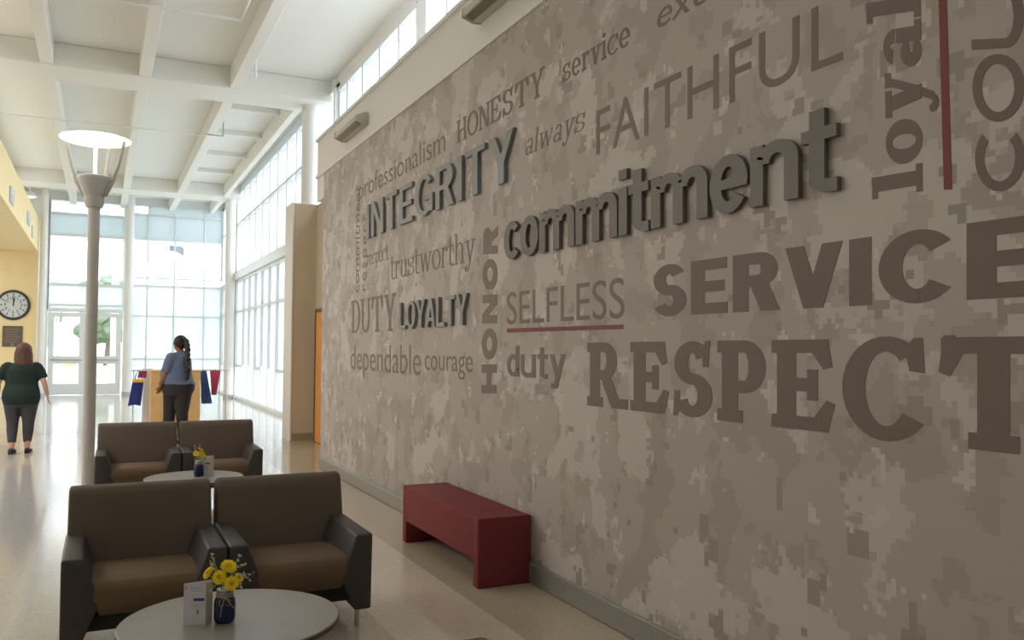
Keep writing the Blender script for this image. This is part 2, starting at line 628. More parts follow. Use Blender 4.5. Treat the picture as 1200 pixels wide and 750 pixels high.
# lower and upper glazed side wall
us = [15.75, 17.0, 18.1, 19.2, 20.3, 21.4, 22.5, 23.6, 24.7, 25.8, 26.9, 28.4, 29.4, 30.6, 31.9]
glazed('window_3', 'x', WX, us, [.08, 1.05, 2.75, 3.72], mw=.08, mz=.07, depth=.2, shades={(a, b): 'sheer' for a in range(14) for b in (1, 2)},
       skip={(a, 1, 'z') for a in range(0, 14) if a % 3 != 1}, label='lower tier of the glazed side wall')
glazed('window_4', 'x', WX, us, [4.02, 5.55, 6.5], mw=.08, mz=.06, depth=.2, shades={}, label='upper tier of the glazed side wall')
struct('trim_3', box(WX-.16, WX+.14, 15.7, FY-.1, 3.76, 3.98, .01, 1), 'frame')
# clerestory
cu_ = [-5.6]
y = -5.6
while y < 15.6:
    y += .98
    cu_.append(y)
glazed('window_5', 'x', WX+.02, cu_, [4.62, 6.45], mw=.07, mz=.08, depth=.16, thick_u={i: .42 for i in (5, 11, 17)}, label='clerestory window band above the mural wall')
struct('trim_4', box(WX-.02, WX+.2, 15.65, 15.9, 4.5, 6.6), 'frame')


def door(name, x0, x1, label):
    rt = empty(name, (0, 0, 0), label, None, kind='structure')
    y0, y1 = FY-.04, FY+.04
    s = .17
    obj('stile', box(x0, x0+s, y0, y1, .01, 2.74), 'frame', rt)
    obj('stile', box(x1-s, x1, y0, y1, .01, 2.74), 'frame', rt)
    obj('rail', box(x0+s, x1-s, y0, y1, .01, .38), 'frame', rt)
    obj('rail', box(x0+s, x1-s, y0, y1, 1.04, 1.3), 'frame', rt)
    obj('rail', box(x0+s, x1-s, y0, y1, 2.6, 2.74), 'frame', rt)
    obj('pane', box(x0+s, x1-s, FY-.004, FY+.004, .38, 1.04), 'glass', rt)
    obj('pane', box(x0+s, x1-s, FY-.004, FY+.004, 1.3, 2.6), 'glass', rt)
    obj('push_bar', tubeb([(x0+.08, y0-.05, 1.17), (x1-.08, y0-.05, 1.17)], .018, 8), 'greyframe', rt, smooth=True)
    return rt


door('door_1', -1.58, -.49, 'left white-framed glass entrance door leaf')
door('door_2', -.45, .62, 'right white-framed glass entrance door leaf')
struct('trim_5', box(LX+.12, -1.6, FY-.06, FY+.1, 0, 6.6), 'frame')
struct('trim_6', box(-.49, -.45, FY-.05, FY+.05, 0, 2.76), 'greyframe')
struct('trim_7', box(.66, .93, FY-.02, FY+.2, 0, 6.6), 'frame')
struct('trim_8', box(3.83, WX+.2, FY-.02, FY+.2, 0, 6.6), 'frame')
struct('baseboard_far', box(.9, WX-.12, FY-.1, FY-.05, 0, .09), 'frame')
struct('baseboard_side', box(WX-.14, WX-.1, 15.65, FY-.1, 0, .09), 'frame')


def column(x, y, r, z1, label):
    c = empty('column', (x, y, 0), label, 'column', 'round structural columns')
    obj('shaft', lathe([(r, 0), (r, z1-.1)], 28), 'white', c, smooth=True, auto=40)
    obj('collar', lathe([(r+.015, z1-.1), (r+.015, z1)], 28), 'white', c, smooth=True, auto=40)
    obj('foot', lathe([(r+.012, 0), (r+.012, .12)], 28), 'greyframe', c, smooth=True, auto=40)
    return c


column(3.7, 28.5, .17, ZB, 'round white column beside the side windows near the far corner')
column(3.62, 16.7, .16, ZB, 'round white column rising behind the end of the mural wall')
column(.8, 31.3, .14, ZD, 'slim round white column right of the entrance doors')
column(-1.72, 31.2, .09, ZD, 'thin white column left of the entrance doors by yellow wall')

# ------------------------------------------------------------------ outside
bm = box(-60, 70, FY+.4, FY+16, -.3, -.05)
tag(struct('ground', bm, 'concrete'), kind='structure')
struct('ground_side', box(WX+.3, 70, -20, FY+.4, -.3, -.05), 'concrete')
struct('ground_lawn', box(-60, 70, FY+16, FY+140, -.3, -.02), 'grass')


def flagpole(x, y, h, m_, label):
    f = empty('flagpole', (x, y, -.05), label, 'flagpole', 'flagpoles outside the entrance')
    obj('pole', tubeb([(0, 0, 0), (0, 0, h)], [.07, .04], 10), 'white', f, smooth=True)
    obj('finial', lathe([(.01, h), (.08, h+.06), (.08, h+.1), (.01, h+.17)], 12), 'gold', f, smooth=True)
    bm = bmesh.new()
    nx, nz = 10, 6
    g = [[bm.verts.new((.06+.85*i/nx, .12*math.sin(i*.9)+.02*j, h-.2-.5*j/nz-.3*(i/nx)**1.5)) for i in range(nx+1)] for j in range(nz+1)]
    for j in range(nz):
        for i in range(nx):
            bm.faces.new((g[j][i], g[j][i+1], g[j+1][i+1], g[j+1][i]))
    fl = obj('flag', bm, m_, f, smooth=True)
    sm = fl.modifiers.new('s', 'SOLIDIFY')
    sm.thickness = .01
    return f


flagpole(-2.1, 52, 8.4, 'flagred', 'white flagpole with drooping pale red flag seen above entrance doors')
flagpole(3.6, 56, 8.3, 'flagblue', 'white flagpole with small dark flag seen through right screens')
flagpole(.75, 50, 7.2, 'signblue', 'white flagpole with pale flag outside between door and column')


def tree(x, y, h, r, label):
    t = empty('tree', (x, y, -.05), label, 'tree', 'trees across the lawn')
    obj('trunk', tubeb([(0, 0, 0), (.1, 0, h*.3), (0, .1, h*.6)], [.3, .22, .12], 10), 'bark', t, smooth=True)
    bm = bmesh.new()
    q = random.Random(int(x*10)+3)
    for k in range(14):
        a = q.uniform(0, 6.28)
        rr = r*q.uniform(0, .7)
        c = Vector((rr*math.cos(a), rr*math.sin(a), h*.62+q.uniform(-.28, .32)*h))
        mm = Matrix.Translation(c) @ Matrix.Diagonal((1, 1, .8, 1))
        res = bmesh.ops.create_icosphere(bm, subdivisions=3, radius=r*q.uniform(.38, .55), matrix=mm)
        for v in res['verts']:
            v.co += (v.co-c)*.35*noise.noise(v.co*1.6)
    o = obj('crown', bm, 'leaf', t)
    return t


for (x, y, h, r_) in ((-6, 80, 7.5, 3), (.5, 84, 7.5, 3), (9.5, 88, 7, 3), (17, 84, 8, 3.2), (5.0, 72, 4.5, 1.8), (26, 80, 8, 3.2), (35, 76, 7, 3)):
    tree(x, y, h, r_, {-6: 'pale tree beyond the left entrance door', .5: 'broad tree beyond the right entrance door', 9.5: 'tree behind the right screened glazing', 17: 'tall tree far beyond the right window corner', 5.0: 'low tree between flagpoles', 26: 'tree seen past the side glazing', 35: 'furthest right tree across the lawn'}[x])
sg = empty('parking_sign', (-1.35, 46, -.05), 'small yellow sign on a post across the drive, left door', 'sign')
obj('post', tubeb([(0, 0, 0), (0, 0, 1.1)], .03, 8), 'greyframe', sg)
obj('sign_board', box(-.28, .28, -.05, -.03, .75, 1.05), 'gold', sg)
obj('sign_edge', box(-.28, .28, -.055, -.05, .75, .8), 'grass', sg)
sg2 = dup(sg, (.55, 46, -.05), label='small yellow sign on a post across the drive, right door')
for i, (x, lb) in enumerate(((-1.7, 'white canopy post outside the left entrance door'), (.42, 'white canopy post outside the right entrance door'))):
    c = obj('canopy_post', box(x-.09, x+.09, 38-.09, 38.09, -.05, 5.9), 'white')
    tag(c, lb, 'post', 'canopy posts')
tag(obj('entrance_canopy', box(-6, 8, 34.5, 38.6, 5.9, 6.3), 'white'), 'white entrance canopy slab outside above the doors', 'canopy')

# ------------------------------------------------------------------ lettering
CAMX = W-.012


def wallpt(px, py, X):
    d = fw + cr*((px-600)/1000) - cu*((py-375)/1000)
    p = CAM + d*((X-CAM.x)/d.x)
    return Vector((p.y, p.z))


def glyph(ch, w, t, s):
    """slab serif glyph: list of polygons and width; cap height 1, x height .68"""
    P = []

    def b(x0, y0, x1, y1): P.append([(x0, y0), (x1, y0), (x1, y1), (x0, y1)])
    def d(x0, y0, x1, y1, ww): P.append([(x0-ww/2, y0), (x0+ww/2, y0), (x1+ww/2, y1), (x1-ww/2, y1)])

    def arc(cx, cy, rx, ry, a0, a1, wx, wy, n=28):
        n = max(4, int(n*abs(a1-a0)/360)+2)
        for i in range(n):
            q = []
            for a in (a0+(a1-a0)*i/n, a0+(a1-a0)*(i+1)/n):
                c, s_ = math.cos(R(a)), math.sin(R(a))
                q.append(((cx+rx*c, cy+ry*s_), (cx+(rx-wx)*c, cy+(ry-wy)*s_)))
            P.append([q[0][0], q[1][0], q[1][1], q[0][1]])
    e = .07
    xh = .68
    if ch == 'R' or ch == 'P':
        b(0, 0, w+2*e, s); b(0, 1-s, e+w, 1); b(e, 0, e+w, 1)
        lo = .42 if ch == 'R' else .36
        cy = (1+lo)/2
        ry = (1-lo)/2
        xr = .40
        b(e+w, 1-t, xr, 1); b(e+w, lo, xr, lo+t)
        arc(xr, cy, .3, ry, -90, 90, w, t)
        if ch == 'R':
            d(.42, lo+t*.5, .70, .0, w*1.02)
            b(.70-w*.5, 0, .94, s)
            return P, .95
        return P, .74
    if ch == 'E':
        b(0, 0, .62, s); b(0, 1-s, .62, 1); b(e, 0, e+w, 1)
        P.append([(.55, 0), (.68, 0), (.76, .31), (.66, .34), (.52, s)])
        P.append([(.55, 1), (.68, 1), (.73, .70), (.63, .67), (.50, 1-s)])
        b(e+w, .5-t/2, .48, .5+t/2); b(.44, .33, .44+t*.85, .67)
        return P, .80
    if ch in 'Ss':
        k = 1 if ch == 'S' else xh
        P0 = P
        n0 = len(P)
        ry = .5*(1+t)/2
        rx = .31
        arc(rx+.02, 1-ry, rx, ry, 20, 270, w, t)
        arc(rx+.02, ry, rx+.02, ry, 90, -160, w, t)
        P.append([(.50, .66), (.60, .66), (.62, 1), (.55, 1), (.50, .9)])
        P.append([(0, 0), (.07, 0), (.12, .1), (.12, .34), (.02, .34)])
        if k != 1:
            for i in range(n0, len(P)):
                P[i] = [(x*.82, y_*k) for x, y_ in P[i]]
            return P, .56
        return P, .70
    if ch in 'Cc':
        n0 = len(P)
        arc(.44, .5, .44, .52, 48, 322, w, t)
        P.append([(.66, .68), (.80, .66), (.78, 1.0), (.70, 1.0), (.62, .9)])
        if ch == 'c':
            for i in range(n0, len(P)):
                P[i] = [(x*.74, y_*xh) for x, y_ in P[i]]
            return P, .60
        return P, .86
    if ch == 'T':
        c = .45
        b(c-w/2, 0, c+w/2, 1); b(0.04, 1-s, .86, 1); b(c-w/2-e, 0, c+w/2+e, s)
        P.append([(0.02, .68), (.11, .64), (.22, 1-s), (.15, 1.02), (.06, 1.02)])
        P.append([(.88, .68), (.79, .64), (.68, 1-s), (.75, 1.02), (.84, 1.02)])
        return P, .90
    if ch == 'O':
        arc(.43, .5, .43, .52, 0, 360, w, t)
        return P, .86
    if ch == 'H':
        for x in (0, .5):
            b(x+e, 0, x+e+w, 1); b(x, 0, x+2*e+w, s); b(x, 1-s, x+2*e+w, 1)
        b(e+w, .5-t/2, .5+e, .5+t/2)
        return P, .5+2*e+w
    if ch == 'N':
        tt = w*.6
        b(e, 0, e+tt, 1); b(.62, 0, .62+tt, 1); b(0, 0, tt+2*e, s); b(0, 1-s, tt+e, 1); b(.62-e, 1-s, .62+tt+e, 1)
        d(e+w*.4, 1, .62+tt-w*.45, 0, w*1.1)
        return P, .62+tt+e
    if ch == 'Y':
        c = .4
        b(c-w/2, 0, c+w/2, .5); b(c-w/2-e, 0, c+w/2+e, s)
        d(c, .40, .14, 1, w); d(c+w*.1, .40, .68, 1, w*.7); b(0, 1-s, .14+w/2+e, 1); b(.68-w*.35-e, 1-s, .82, 1)
        return P, .82
    if ch == 'D':
        b(0, 0, .36, s); b(0, 1-s, .36, 1); b(e, 0, e+w, 1)
        arc(.34, .5, .42, .5, -90, 90, w, s)
        return P, .76
    if ch == 'U':
        b(e, .34, e+w, 1); b(.58, .34, .58+w*.8, 1); b(0, 1-s, w+2*e, 1); b(.58-e, 1-s, .58+w*.8+e, 1)
        cx = (e+.58+w*.8)/2
        arc(cx, .34, cx-e, .35, 180, 360, w*.9, t)
        return P, .58+w*.8+e
    if ch == 'e':
        arc(.29, xh/2, .29, xh/2+.01, 0, 320, w, t)
        b(w*.8, xh/2-.04, .56, xh/2-.04+t*.8)
        return P, .60
    if ch == 'o':
        arc(.30, xh/2, .30, xh/2+.01, 0, 360, w, t)
        return P, .60
    if ch == 'r':
        b(e, 0, e+w, xh); b(0, 0, w+2*e, s); b(0, xh-s, e+w, xh)
        arc(e+w+.14, xh-.16, .18, .17, 60, 180, w*.7, t)
        arc(e+w+.2, xh-.1, .07, .07, 0, 360, .07, .07)
        return P, e+w+.28
    if ch == 'v' or ch == 'y':
        d(.10+w*.3, xh, .30, 0, w); d(.50, xh, .30, 0, w*.6)
        b(0, xh-s, w+.16, xh); b(.40, xh-s, .60, xh)
        if ch == 'y':
            d(.30, 0.02, .20, -.22, w*.6)
            arc(.11, -.2, .12, .1, -150, 10, t, t)
            arc(.05, -.19, .055, .055, 0, 360, .055, .055)
        return P, .60
    if ch == 'w':
        d(.09+w*.3, xh, .25, 0, w); d(.43, xh, .25, 0, w*.6)
        d(.43, xh, .60, 0, w); d(.80, xh, .60, 0, w*.6)
        b(0, xh-s, w+.14, xh); b(.70, xh-s, .90, xh)
        return P, .90
    if ch == 'i':
        b(e, 0, e+w, xh); b(0, 0, w+2*e, s); b(0, xh-s, e+w, xh)
        arc(e+w/2, xh+.2, w*.6, w*.62, 0, 360, w*.6, w*.62)
        return P, w+2*e
    if ch == 'l':
        b(e, 0, e+w, 1); b(-.02, 0, w+2*e+.02, s); b(-.02, 1-s, e+w, 1)
        return P, w+2*e
    if ch == 't':
        b(e, .1, e+w, .92); b(0, xh-s, .34, xh)
        arc(e+w+.08, .14, w+.08, .15, 180, 320, w, t)
        return P, .36
    if ch == 'a':
        b(.34, 0, .34+w, .45); b(.34+w*.5, 0, .34+w+.09, s)
        arc(.20+w*.5, xh-.2, .14+w*.5, .21, 0, 165, w, t)
        arc(.2, .18, .2, .19, 20, 340, w, t)
        return P, .36+w+.07
    if ch == 'u':
        b(e, .18, e+w, xh); b(.42, 0, .42+w, xh); b(0, xh-s, e+w, xh); b(.36, xh-s, .42+w, xh); b(.42+w*.5, 0, .42+w+e, s)
        arc(.27, .2, .2, .21, 180, 330, w*.9, t)
        return P, .42+w+e
    if ch in 'nhm':
        top = 1 if ch == 'h' else xh
        b(e, 0, e+w, top); b(0, 0, w+2*e, s); b(0, top-s, e+w, top)
        xo = e+w*.5
        reps = 2 if ch == 'm' else 1
        x2 = xo
        for _ in range(reps):
            arc(x2+.2, xh-.22, .2+w*.3, .23, 0, 180, w, t)
            x2 = x2+.4-w*.5
            b(x2-w*.2, 0, x2+w*.8, xh-.2); b(x2-w*.2-e, 0, x2+w*.8+e, s)
        return P, x2+w*.8+e
    if ch == 'p':
        b(e, -.3, e+w, xh); b(0, -.3, w+2*e, -.3+s); b(0, xh-s, e+w, xh)
        arc(e+w*.4+.2, xh/2, .24, xh/2, -180, 180, w, t)
        return P, e+w*.4+.45
    if ch == 'g':
        arc(.27, .38, .25, .3, 0, 360, w, t); arc(.27, -.1, .27, .16, 0, 360, w*.8, t)
        return P, .56
    return P, .4


def sans_glyph(ch, w, t, xh=.725):
    """plain grotesque letter from bars and bows"""
    P = []

    def b(x0, y0, x1, y1): P.append([(x0, y0), (x1, y0), (x1, y1), (x0, y1)])
    def d(x0, y0, x1, y1, ww): P.append([(x0-ww/2, y0), (x0+ww/2, y0), (x1+ww/2, y1), (x1-ww/2, y1)])

    def arc(cx, cy, rx, ry, a0, a1, wx, wy, n=36):
        n = max(4, int(n*abs(a1-a0)/360)+2)
        for i in range(n):
            q = []
            for a in (a0+(a1-a0)*i/n, a0+(a1-a0)*(i+1)/n):
                c, s_ = math.cos(R(a)), math.sin(R(a))
                q.append(((cx+rx*c, cy+ry*s_), (cx+(rx-wx)*c, cy+(ry-wy)*s_)))
            P.append([q[0][0], q[1][0], q[1][1], q[0][1]])
    if ch == 'I':
        b(0, 0, w, 1); return P, w
    if ch == 'L':
        b(0, 0, w, 1); b(w, 0, .58, t); return P, .58
    if ch == 'E' or ch == 'F':
        b(0, 0, w, 1); b(w, 1-t, .62, 1); b(w, .5-t/2, .58, .5+t/2)
        if ch == 'E': b(w, 0, .63, t)
        return P, .64
    if ch == 'H':
        b(0, 0, w, 1); b(.72-w, 0, .72, 1); b(w, .5-t/2, .72-w, .5+t/2); return P, .72
    if ch == 'N':
        b(0, 0, w, 1); b(.72-w, 0, .72, 1); d(w*.55, 1, .72-w*.55, 0, w*1.1); return P, .72
    if ch == 'T':
        b(0, 1-t, .64, 1); b(.32-w/2, 0, .32+w/2, 1-t); return P, .64
    if ch == 'V':
        d(w/2, 1, .36, 0, w); d(.72-w/2, 1, .36, 0, w); return P, .72
    if ch == 'A':
        d(.36, 1, w/2, 0, w); d(.36, 1, .72-w/2, 0, w); b(.18, .2, .54, .2+t); return P, .72
    if ch == 'Y':
        d(w/2, 1, .35, .40, w); d(.70-w/2, 1, .35, .40, w); b(.35-w/2, 0, .35+w/2, .42); return P, .70
    if ch == 'O':
        arc(.39, .5, .39, .51, 0, 360, w, t); return P, .78
    if ch == 'C' or ch == 'G':
        arc(.39, .5, .39, .51, 38, 322, w, t)
        if ch == 'G':
            b(.40, .36, .76, .36+t); b(.76-w*.8, .06, .76, .40)
        return P, .76
    if ch == 'S':
        ry = .51*(1+t)/2
        arc(.33, 1.01-ry, .31, ry, 25, 270, w, t)
        arc(.33, ry-.01, .33, ry, 90, -155, w, t)
        return P, .67
    if ch == 'R' or ch == 'P':
        b(0, 0, w, 1); b(w, 1-t, .40, 1); b(w, .42, .40, .42+t)
        arc(.40, .71, .27, .29, -90, 90, w, t)
        if ch == 'R': d(.40, .46, .70-w*.55, 0, w*1.1)
        return P, .70
    X = xh
    if ch == 'o':
        arc(.30, X/2, .30, X/2+.01, 0, 360, w, t); return P, .60
    if ch == 'c':
        arc(.29, X/2, .29, X/2+.01, 42, 318, w, t); return P, .56
    if ch == 'e':
        arc(.30, X/2, .30, X/2+.01, 0, 325, w, t); b(w*.8, X/2-.06, .59, X/2-.06+t*.85); return P, .60
    if ch in 'nmhr':
        b(0, 0, w, X if ch != 'h' else 1)
        if ch == 'r':
            arc(w*.5+.2, X-.28, .24, .28, 75, 180, w, t); return P, w*.5+.28
        x = 0
        for _ in range(2 if ch == 'm' else 1):
            step = .50-w*.15 if ch != 'm' else .45-w*.1
            cx = x+w*.45+(step+w*.55)/2
            arc(cx, X-.24, (step+w*.55)/2, .25, 0, 180, w, t)
            b(x+step, 0, x+step+w, X-.235)
            x += step
        return P, x+w
    if ch == 'u':
        b(0, .24, w, X); b(.50-w*.15, 0, .50+w*.85, X); cx = (.50+w*.85)/2
        arc(cx, .24, cx, .25, 180, 355, w, t); return P, .50+w*.85
    if ch == 'i':
        b(0, 0, w, X); b(0, .85, w, 1); return P, w
    if ch == 'l':
        b(0, 0, w, 1); return P, w
    if ch == 't':
        k = .10
        b(k, .12, k+w, .93); b(0, X-t*.95, k+w+.14, X); arc(k+w+.10, .15, .10+w, .16, 180, 275, w, t); b(k+w+.10, -.01, k+w+.15, t-.01)
        return P, k+w+.16
    if ch in 'da':
        if ch == 'd':
            b(.56-w, 0, .56, 1); arc(.29, X/2, .29, X/2+.01, 0, 360, w, t); return P, .56
        b(.54-w, 0, .54, X-.2); arc(.30, X-.23, .24, .24, 0, 160, w, t)
        arc(.25, .21, .25, .22, 0, 360, w, t); return P, .56
    if ch == 'y':
        d(w/2, X, .30, .02, w); d(.60-w/2, X, .24, -.16, w); b(.05, -.27, .22, -.27+t); arc(.18, -.13, .16, .14, -90, 0, w*.7, t); return P, .60
    if ch == 'g':
        b(.56-w, 0, .56, X); arc(.29, X/2, .29, X/2+.01, 0, 360, w, t); arc(.28, -.04, .28, .23, 180, 360, w, t); return P, .56
    return P, .3


def serif_word(text, w=.17, t=.11, s=.1, gap=.07, shear=0, plain=False):
    polys = []
    x = 0
    for ch in text:
        p, a = sans_glyph(ch, w, t) if plain else glyph(ch, w, t, s)
        polys += [[(px+x+shear*py, py) for px, py in q] for q in p]
        x += a+gap
    return polys, x-gap


def font_faces(text, offset=0.0, space=1.0, shear=0.0, res=6):
    """flat outline mesh of the built-in sans face"""
    c = bpy.data.curves.new('word', 'FONT')
    c.body = text
    c.size = 1.37
    c.offset = offset
    c.space_character = space
    c.shear = shear
    c.resolution_u = res
    c.fill_mode = 'FRONT'
    o = bpy.data.objects.new('word', c)
    COL.objects.link(o)
    dg = bpy.context.evaluated_depsgraph_get()
    dg.update()
    me = bpy.data.meshes.new_from_object(o.evaluated_get(dg))
    bpy.data.objects.remove(o)
    vs = [(v.co.x, v.co.y) for v in me.vertices]
    fs = [list(p.vertices) for p in me.polygons]
    bpy.data.meshes.remove(me)
    bpy.data.curves.remove(c)
    return vs, fs


def place(vs, href, quad, X, vertical=False, xr=None):
    """map glyph plane to the mural plane by the word's box: quad = TL, TR, BL, BR as picture points read off on the wall"""
    x0 = min(v[0] for v in vs) if xr is None else xr[0]
    x1 = max(v[0] for v in vs) if xr is None else xr[1]
    TL, TR, BL, BR = [wallpt(*q, CAMX) for q in quad]
    out = []
    for x, y in vs:
        u = (x-x0)/(x1-x0)
        v = y/href
        p = (BL*(1-u)+BR*u)*(1-v) + (TL*(1-u)+TR*u)*v
        out.append((X, p.x, p.y))
    return out


def extrude(bm, th):
    if bm.faces:
        r = bmesh.ops.extrude_face_region(bm, geom=bm.faces[:])
        for e_ in r['geom']:
            if isinstance(e_, bmesh.types.BMVert):
                e_.co.x -= th


def mesh_from(vs3, fs, th):
    bm = bmesh.new()
    bv = [bm.verts.new(v) for v in vs3]
    for f in fs:
        try:
            bm.faces.new([bv[i] for i in f])
        except ValueError:
            pass
    bmesh.ops.remove_doubles(bm, verts=bm.verts, dist=1e-5)
    extrude(bm, th)
    return bm


def quad_lr(xl, xr, bl, br, tl, tr):
    return ((xl, tl), (xr, tr), (xl, bl), (xr, br))


def sl(xl, xr, sb, st):
    f = lambda s_, x: 406.8+s_*(x-118.2)
    return quad_lr(xl, xr, f(sb, xl), f(sb, xr), f(st, xl), f(st, xr))


def print_word(text, quad, style, label, href=1.0, th=.0015, m_='vinylprint', name='wall_lettering', **k):
    if style == 'serif':
        polys, wd = serif_word(text, **k)
        vs, fs = [], []
        for q in polys:
            fs.append(list(range(len(vs), len(vs)+len(q))))
            vs += q
        xr = None
        bm = bmesh.new()
        P3 = place(vs, href, quad, CAMX, xr=xr)
        for k_, f in enumerate(fs):      # every stroke a hair proud of the one before
            t_ = th+.00006*(k_ % 12)
            lo = [bm.verts.new(P3[i]) for i in f]
            hi = [bm.verts.new((P3[i][0]-t_, P3[i][1], P3[i][2])) for i in f]
            bm.faces.new(lo); bm.faces.new(hi[::-1])
            for i in range(len(f)):
                j = (i+1) % len(f)
                bm.faces.new((lo[j], lo[i], hi[i], hi[j]))
    else:
        vs, fs = font_faces(text, **k)
        bm = mesh_from(place(vs, href, quad, CAMX), fs, th)
    o = obj(name, bm, m_)
    tag(o, label, 'lettering')
    return o


CH = 1.0
XH = .755  # x-height of the built-in face relative to its cap height
G = 'painted words on the mural wall'
print_word('RESPECT', quad_lr(688.3, 1237, 475, 537.5, 401.5, 393.5), 'serif', 'huge heavy slab serif word RESPECT low on the mural wall', w=.24, t=.15, s=.15, gap=.035, m_='vinyldark')
print_word('SERVICE', quad_lr(766.5, 1228, 371.2, 346.3, 312.5, 248.8), 'serif', 'bold sans word SERVICE in capitals above RESPECT', plain=True, w=.245, t=.2, gap=.075, m_='vinyldark')
print_word('FAITHFUL', sl(699, 988, -.387, -.4825), 'sans', 'thin capital word FAITHFUL high above commitment', offset=-.004, space=1.05)
print_word('HONESTY', sl(535.5, 638.3, -.571, -.634), 'serif', 'slab serif word HONESTY near the top of the mural', w=.15, t=.08, s=.08, gap=.05)
print_word('service', sl(659.3, 738.3, -.572, -.609), 'serif', 'lower-case slab serif word service right of HONESTY', href=.68, w=.14, t=.09, s=.09, gap=.05)
print_word('excellence', sl(770, 1002, -.571, -.611), 'sans', 'italic word excellence cut off by the picture top', href=XH, shear=.25, offset=-.006)
print_word('professionalism', sl(420.7, 521.7, -.570, -.628), 'sans', 'narrow word professionalism above the raised word INTEGRITY', href=XH, offset=-.008)
print_word('always', sl(616, 686, -.4503, -.4865), 'serif', 'slanted serif word always beside INTEGRITY', href=.68, w=.10, t=.05, s=.04, gap=.05, shear=.15)
print_word('trustworthy', sl(458, 557, -.232, -.291), 'serif', 'lower-case serif word trustworthy below INTEGRITY', href=.68, w=.10, t=.05, s=.045, gap=.03)
print_word('respect', sl(429.6, 455.6, -.305, -.345), 'serif', 'tiny serif word respect left of trustworthy', href=.68, w=.11, t=.05, s=.05, gap=.04)
print_word('DUTY', sl(412, 464.4, -.0555, -.184), 'serif', 'slab serif capital word DUTY at the mural left end', w=.17, t=.07, s=.07, gap=.05)
print_word('dependable', quad_lr(410.8, 493, 432.3, 440.2, 410.3, 410.3), 'sans', 'narrow word dependable below DUTY', href=XH, offset=-.008)
print_word('courage', quad_lr(498, 554, 433.5, 436.5, 412.8, 413.8), 'sans', 'word courage right of dependable', href=XH, offset=-.004)
print_word('SELFLESS', sl(594.3, 731.7, -.0557, -.139), 'sans', 'thin narrow capital word SELFLESS above red rule', offset=-.006)
print_word('duty', quad_lr(594.3, 663.3, 440.5, 445.6, 405.8, 403.5), 'serif', 'bold lower-case word duty left of RESPECT', plain=True, w=.17, t=.15, gap=.06)
# upright words: read from bottom to top
print_word('HONOR', ((564.3, 461), (566.5, 265.5), (582, 461), (583.5, 264.5)), 'serif', 'wide bold capital word HONOR set upright reading upwards', plain=True, w=.21, t=.31, gap=.12)
print_word('loyalty', ((1022.5, 234), (1012, -92), (1081.5, 224), (1078, -102)), 'serif', 'slab serif word loyalty set upright beside red bar', w=.2, t=.12, s=.12, gap=.045, href=1.0, m_='vinyldark')
print_word('courage', ((1145, 226), (1126, -306), (1201, 222), (1197, -312)), 'serif', 'large word courage set upright at the right edge of the mural', href=.725, plain=True, w=.088, t=.14, gap=.05, m_='vinyldark')
print_word('commitment', ((414.5, 343), (416, 217), (420.5, 343), (422, 217)), 'sans', 'tiny upright word at the far left end of the mural', href=1.0, offset=.0)
print_word('respect', ((422.5, 341), (424, 251), (429, 341), (430, 251)), 'sans', 'tiny upright word between far left end and INTEGRITY', href=1.0, offset=.0, space=1.2)


def rule(px, label):
    TL, TR, BL, BR = [wallpt(*q, CAMX) for q in px]
    bm = bmesh.new()
    bm.faces.new([bm.verts.new((CAMX, p.x, p.y)) for p in (TL, TR, BR, BL)])
    extrude(bm, .0015)
    tag(obj('wall_rule', bm, 'redprint'), label, 'line')


rule(((594.3, 385), (730.5, 380.3), (594.3, 389.8), (730.5, 385.6)), 'dark red horizontal rule under the word SELFLESS')
rule(((1096, -150), (1105.5, -150), (1106.3, 222.5), (1116, 222)), 'dark red upright bar right of the upright word loyalty')


def raised_word(text, quad, label, m_, th, w, t, gap):
    """each letter a part: bars and bows of one thickness, standing a little off the wall"""
    org = wallpt(*quad[2], CAMX)
    rt = empty('raised_word', (CAMX, org.x, org.y), label, 'lettering')
    x = 0
    items = []
    for ch in text:
        p, a = sans_glyph(ch, w, t)
        items.append([[(px+x, py) for px, py in q] for q in p])
        x += a+gap
    x -= gap
    for polys in items:
        bm = bmesh.new()
        for k_, q in enumerate(polys):
            P3 = place(q, 1.0, quad, CAMX, xr=(0, x))
            t_ = th+.00008*(k_ % 9)
            lo = [bm.verts.new(Vector((p[0]-.004, p[1], p[2]))-rt.location) for p in P3]
            hi = [bm.verts.new(Vector((p[0]-.004-t_, p[1], p[2]))-rt.location) for p in P3]
            bm.faces.new(lo)
            bm.faces.new(hi[::-1])
            for i in range(len(q)):
                j = (i+1) % len(q)
                bm.faces.new((lo[j], lo[i], hi[i], hi[j]))
        obj('letter', bm, m_, rt)
    return rt


raised_word('commitment', sl(594.5, 988, -.2125, -.3367), 'large raised pewter word commitment in rounded lower-case letters', 'letter', .024, .185, .15, .035)
raised_word('INTEGRITY', sl(432.5, 606, -.4035, -.527), 'raised metal word INTEGRITY in narrow capitals', 'letterblue', .028, .17, .12, .13)
raised_word('LOYALTY', sl(471, 551, -.0605, -.1465), 'small raised metal word LOYALTY beside DUTY', 'letterblue', .028, .17, .13, .08)


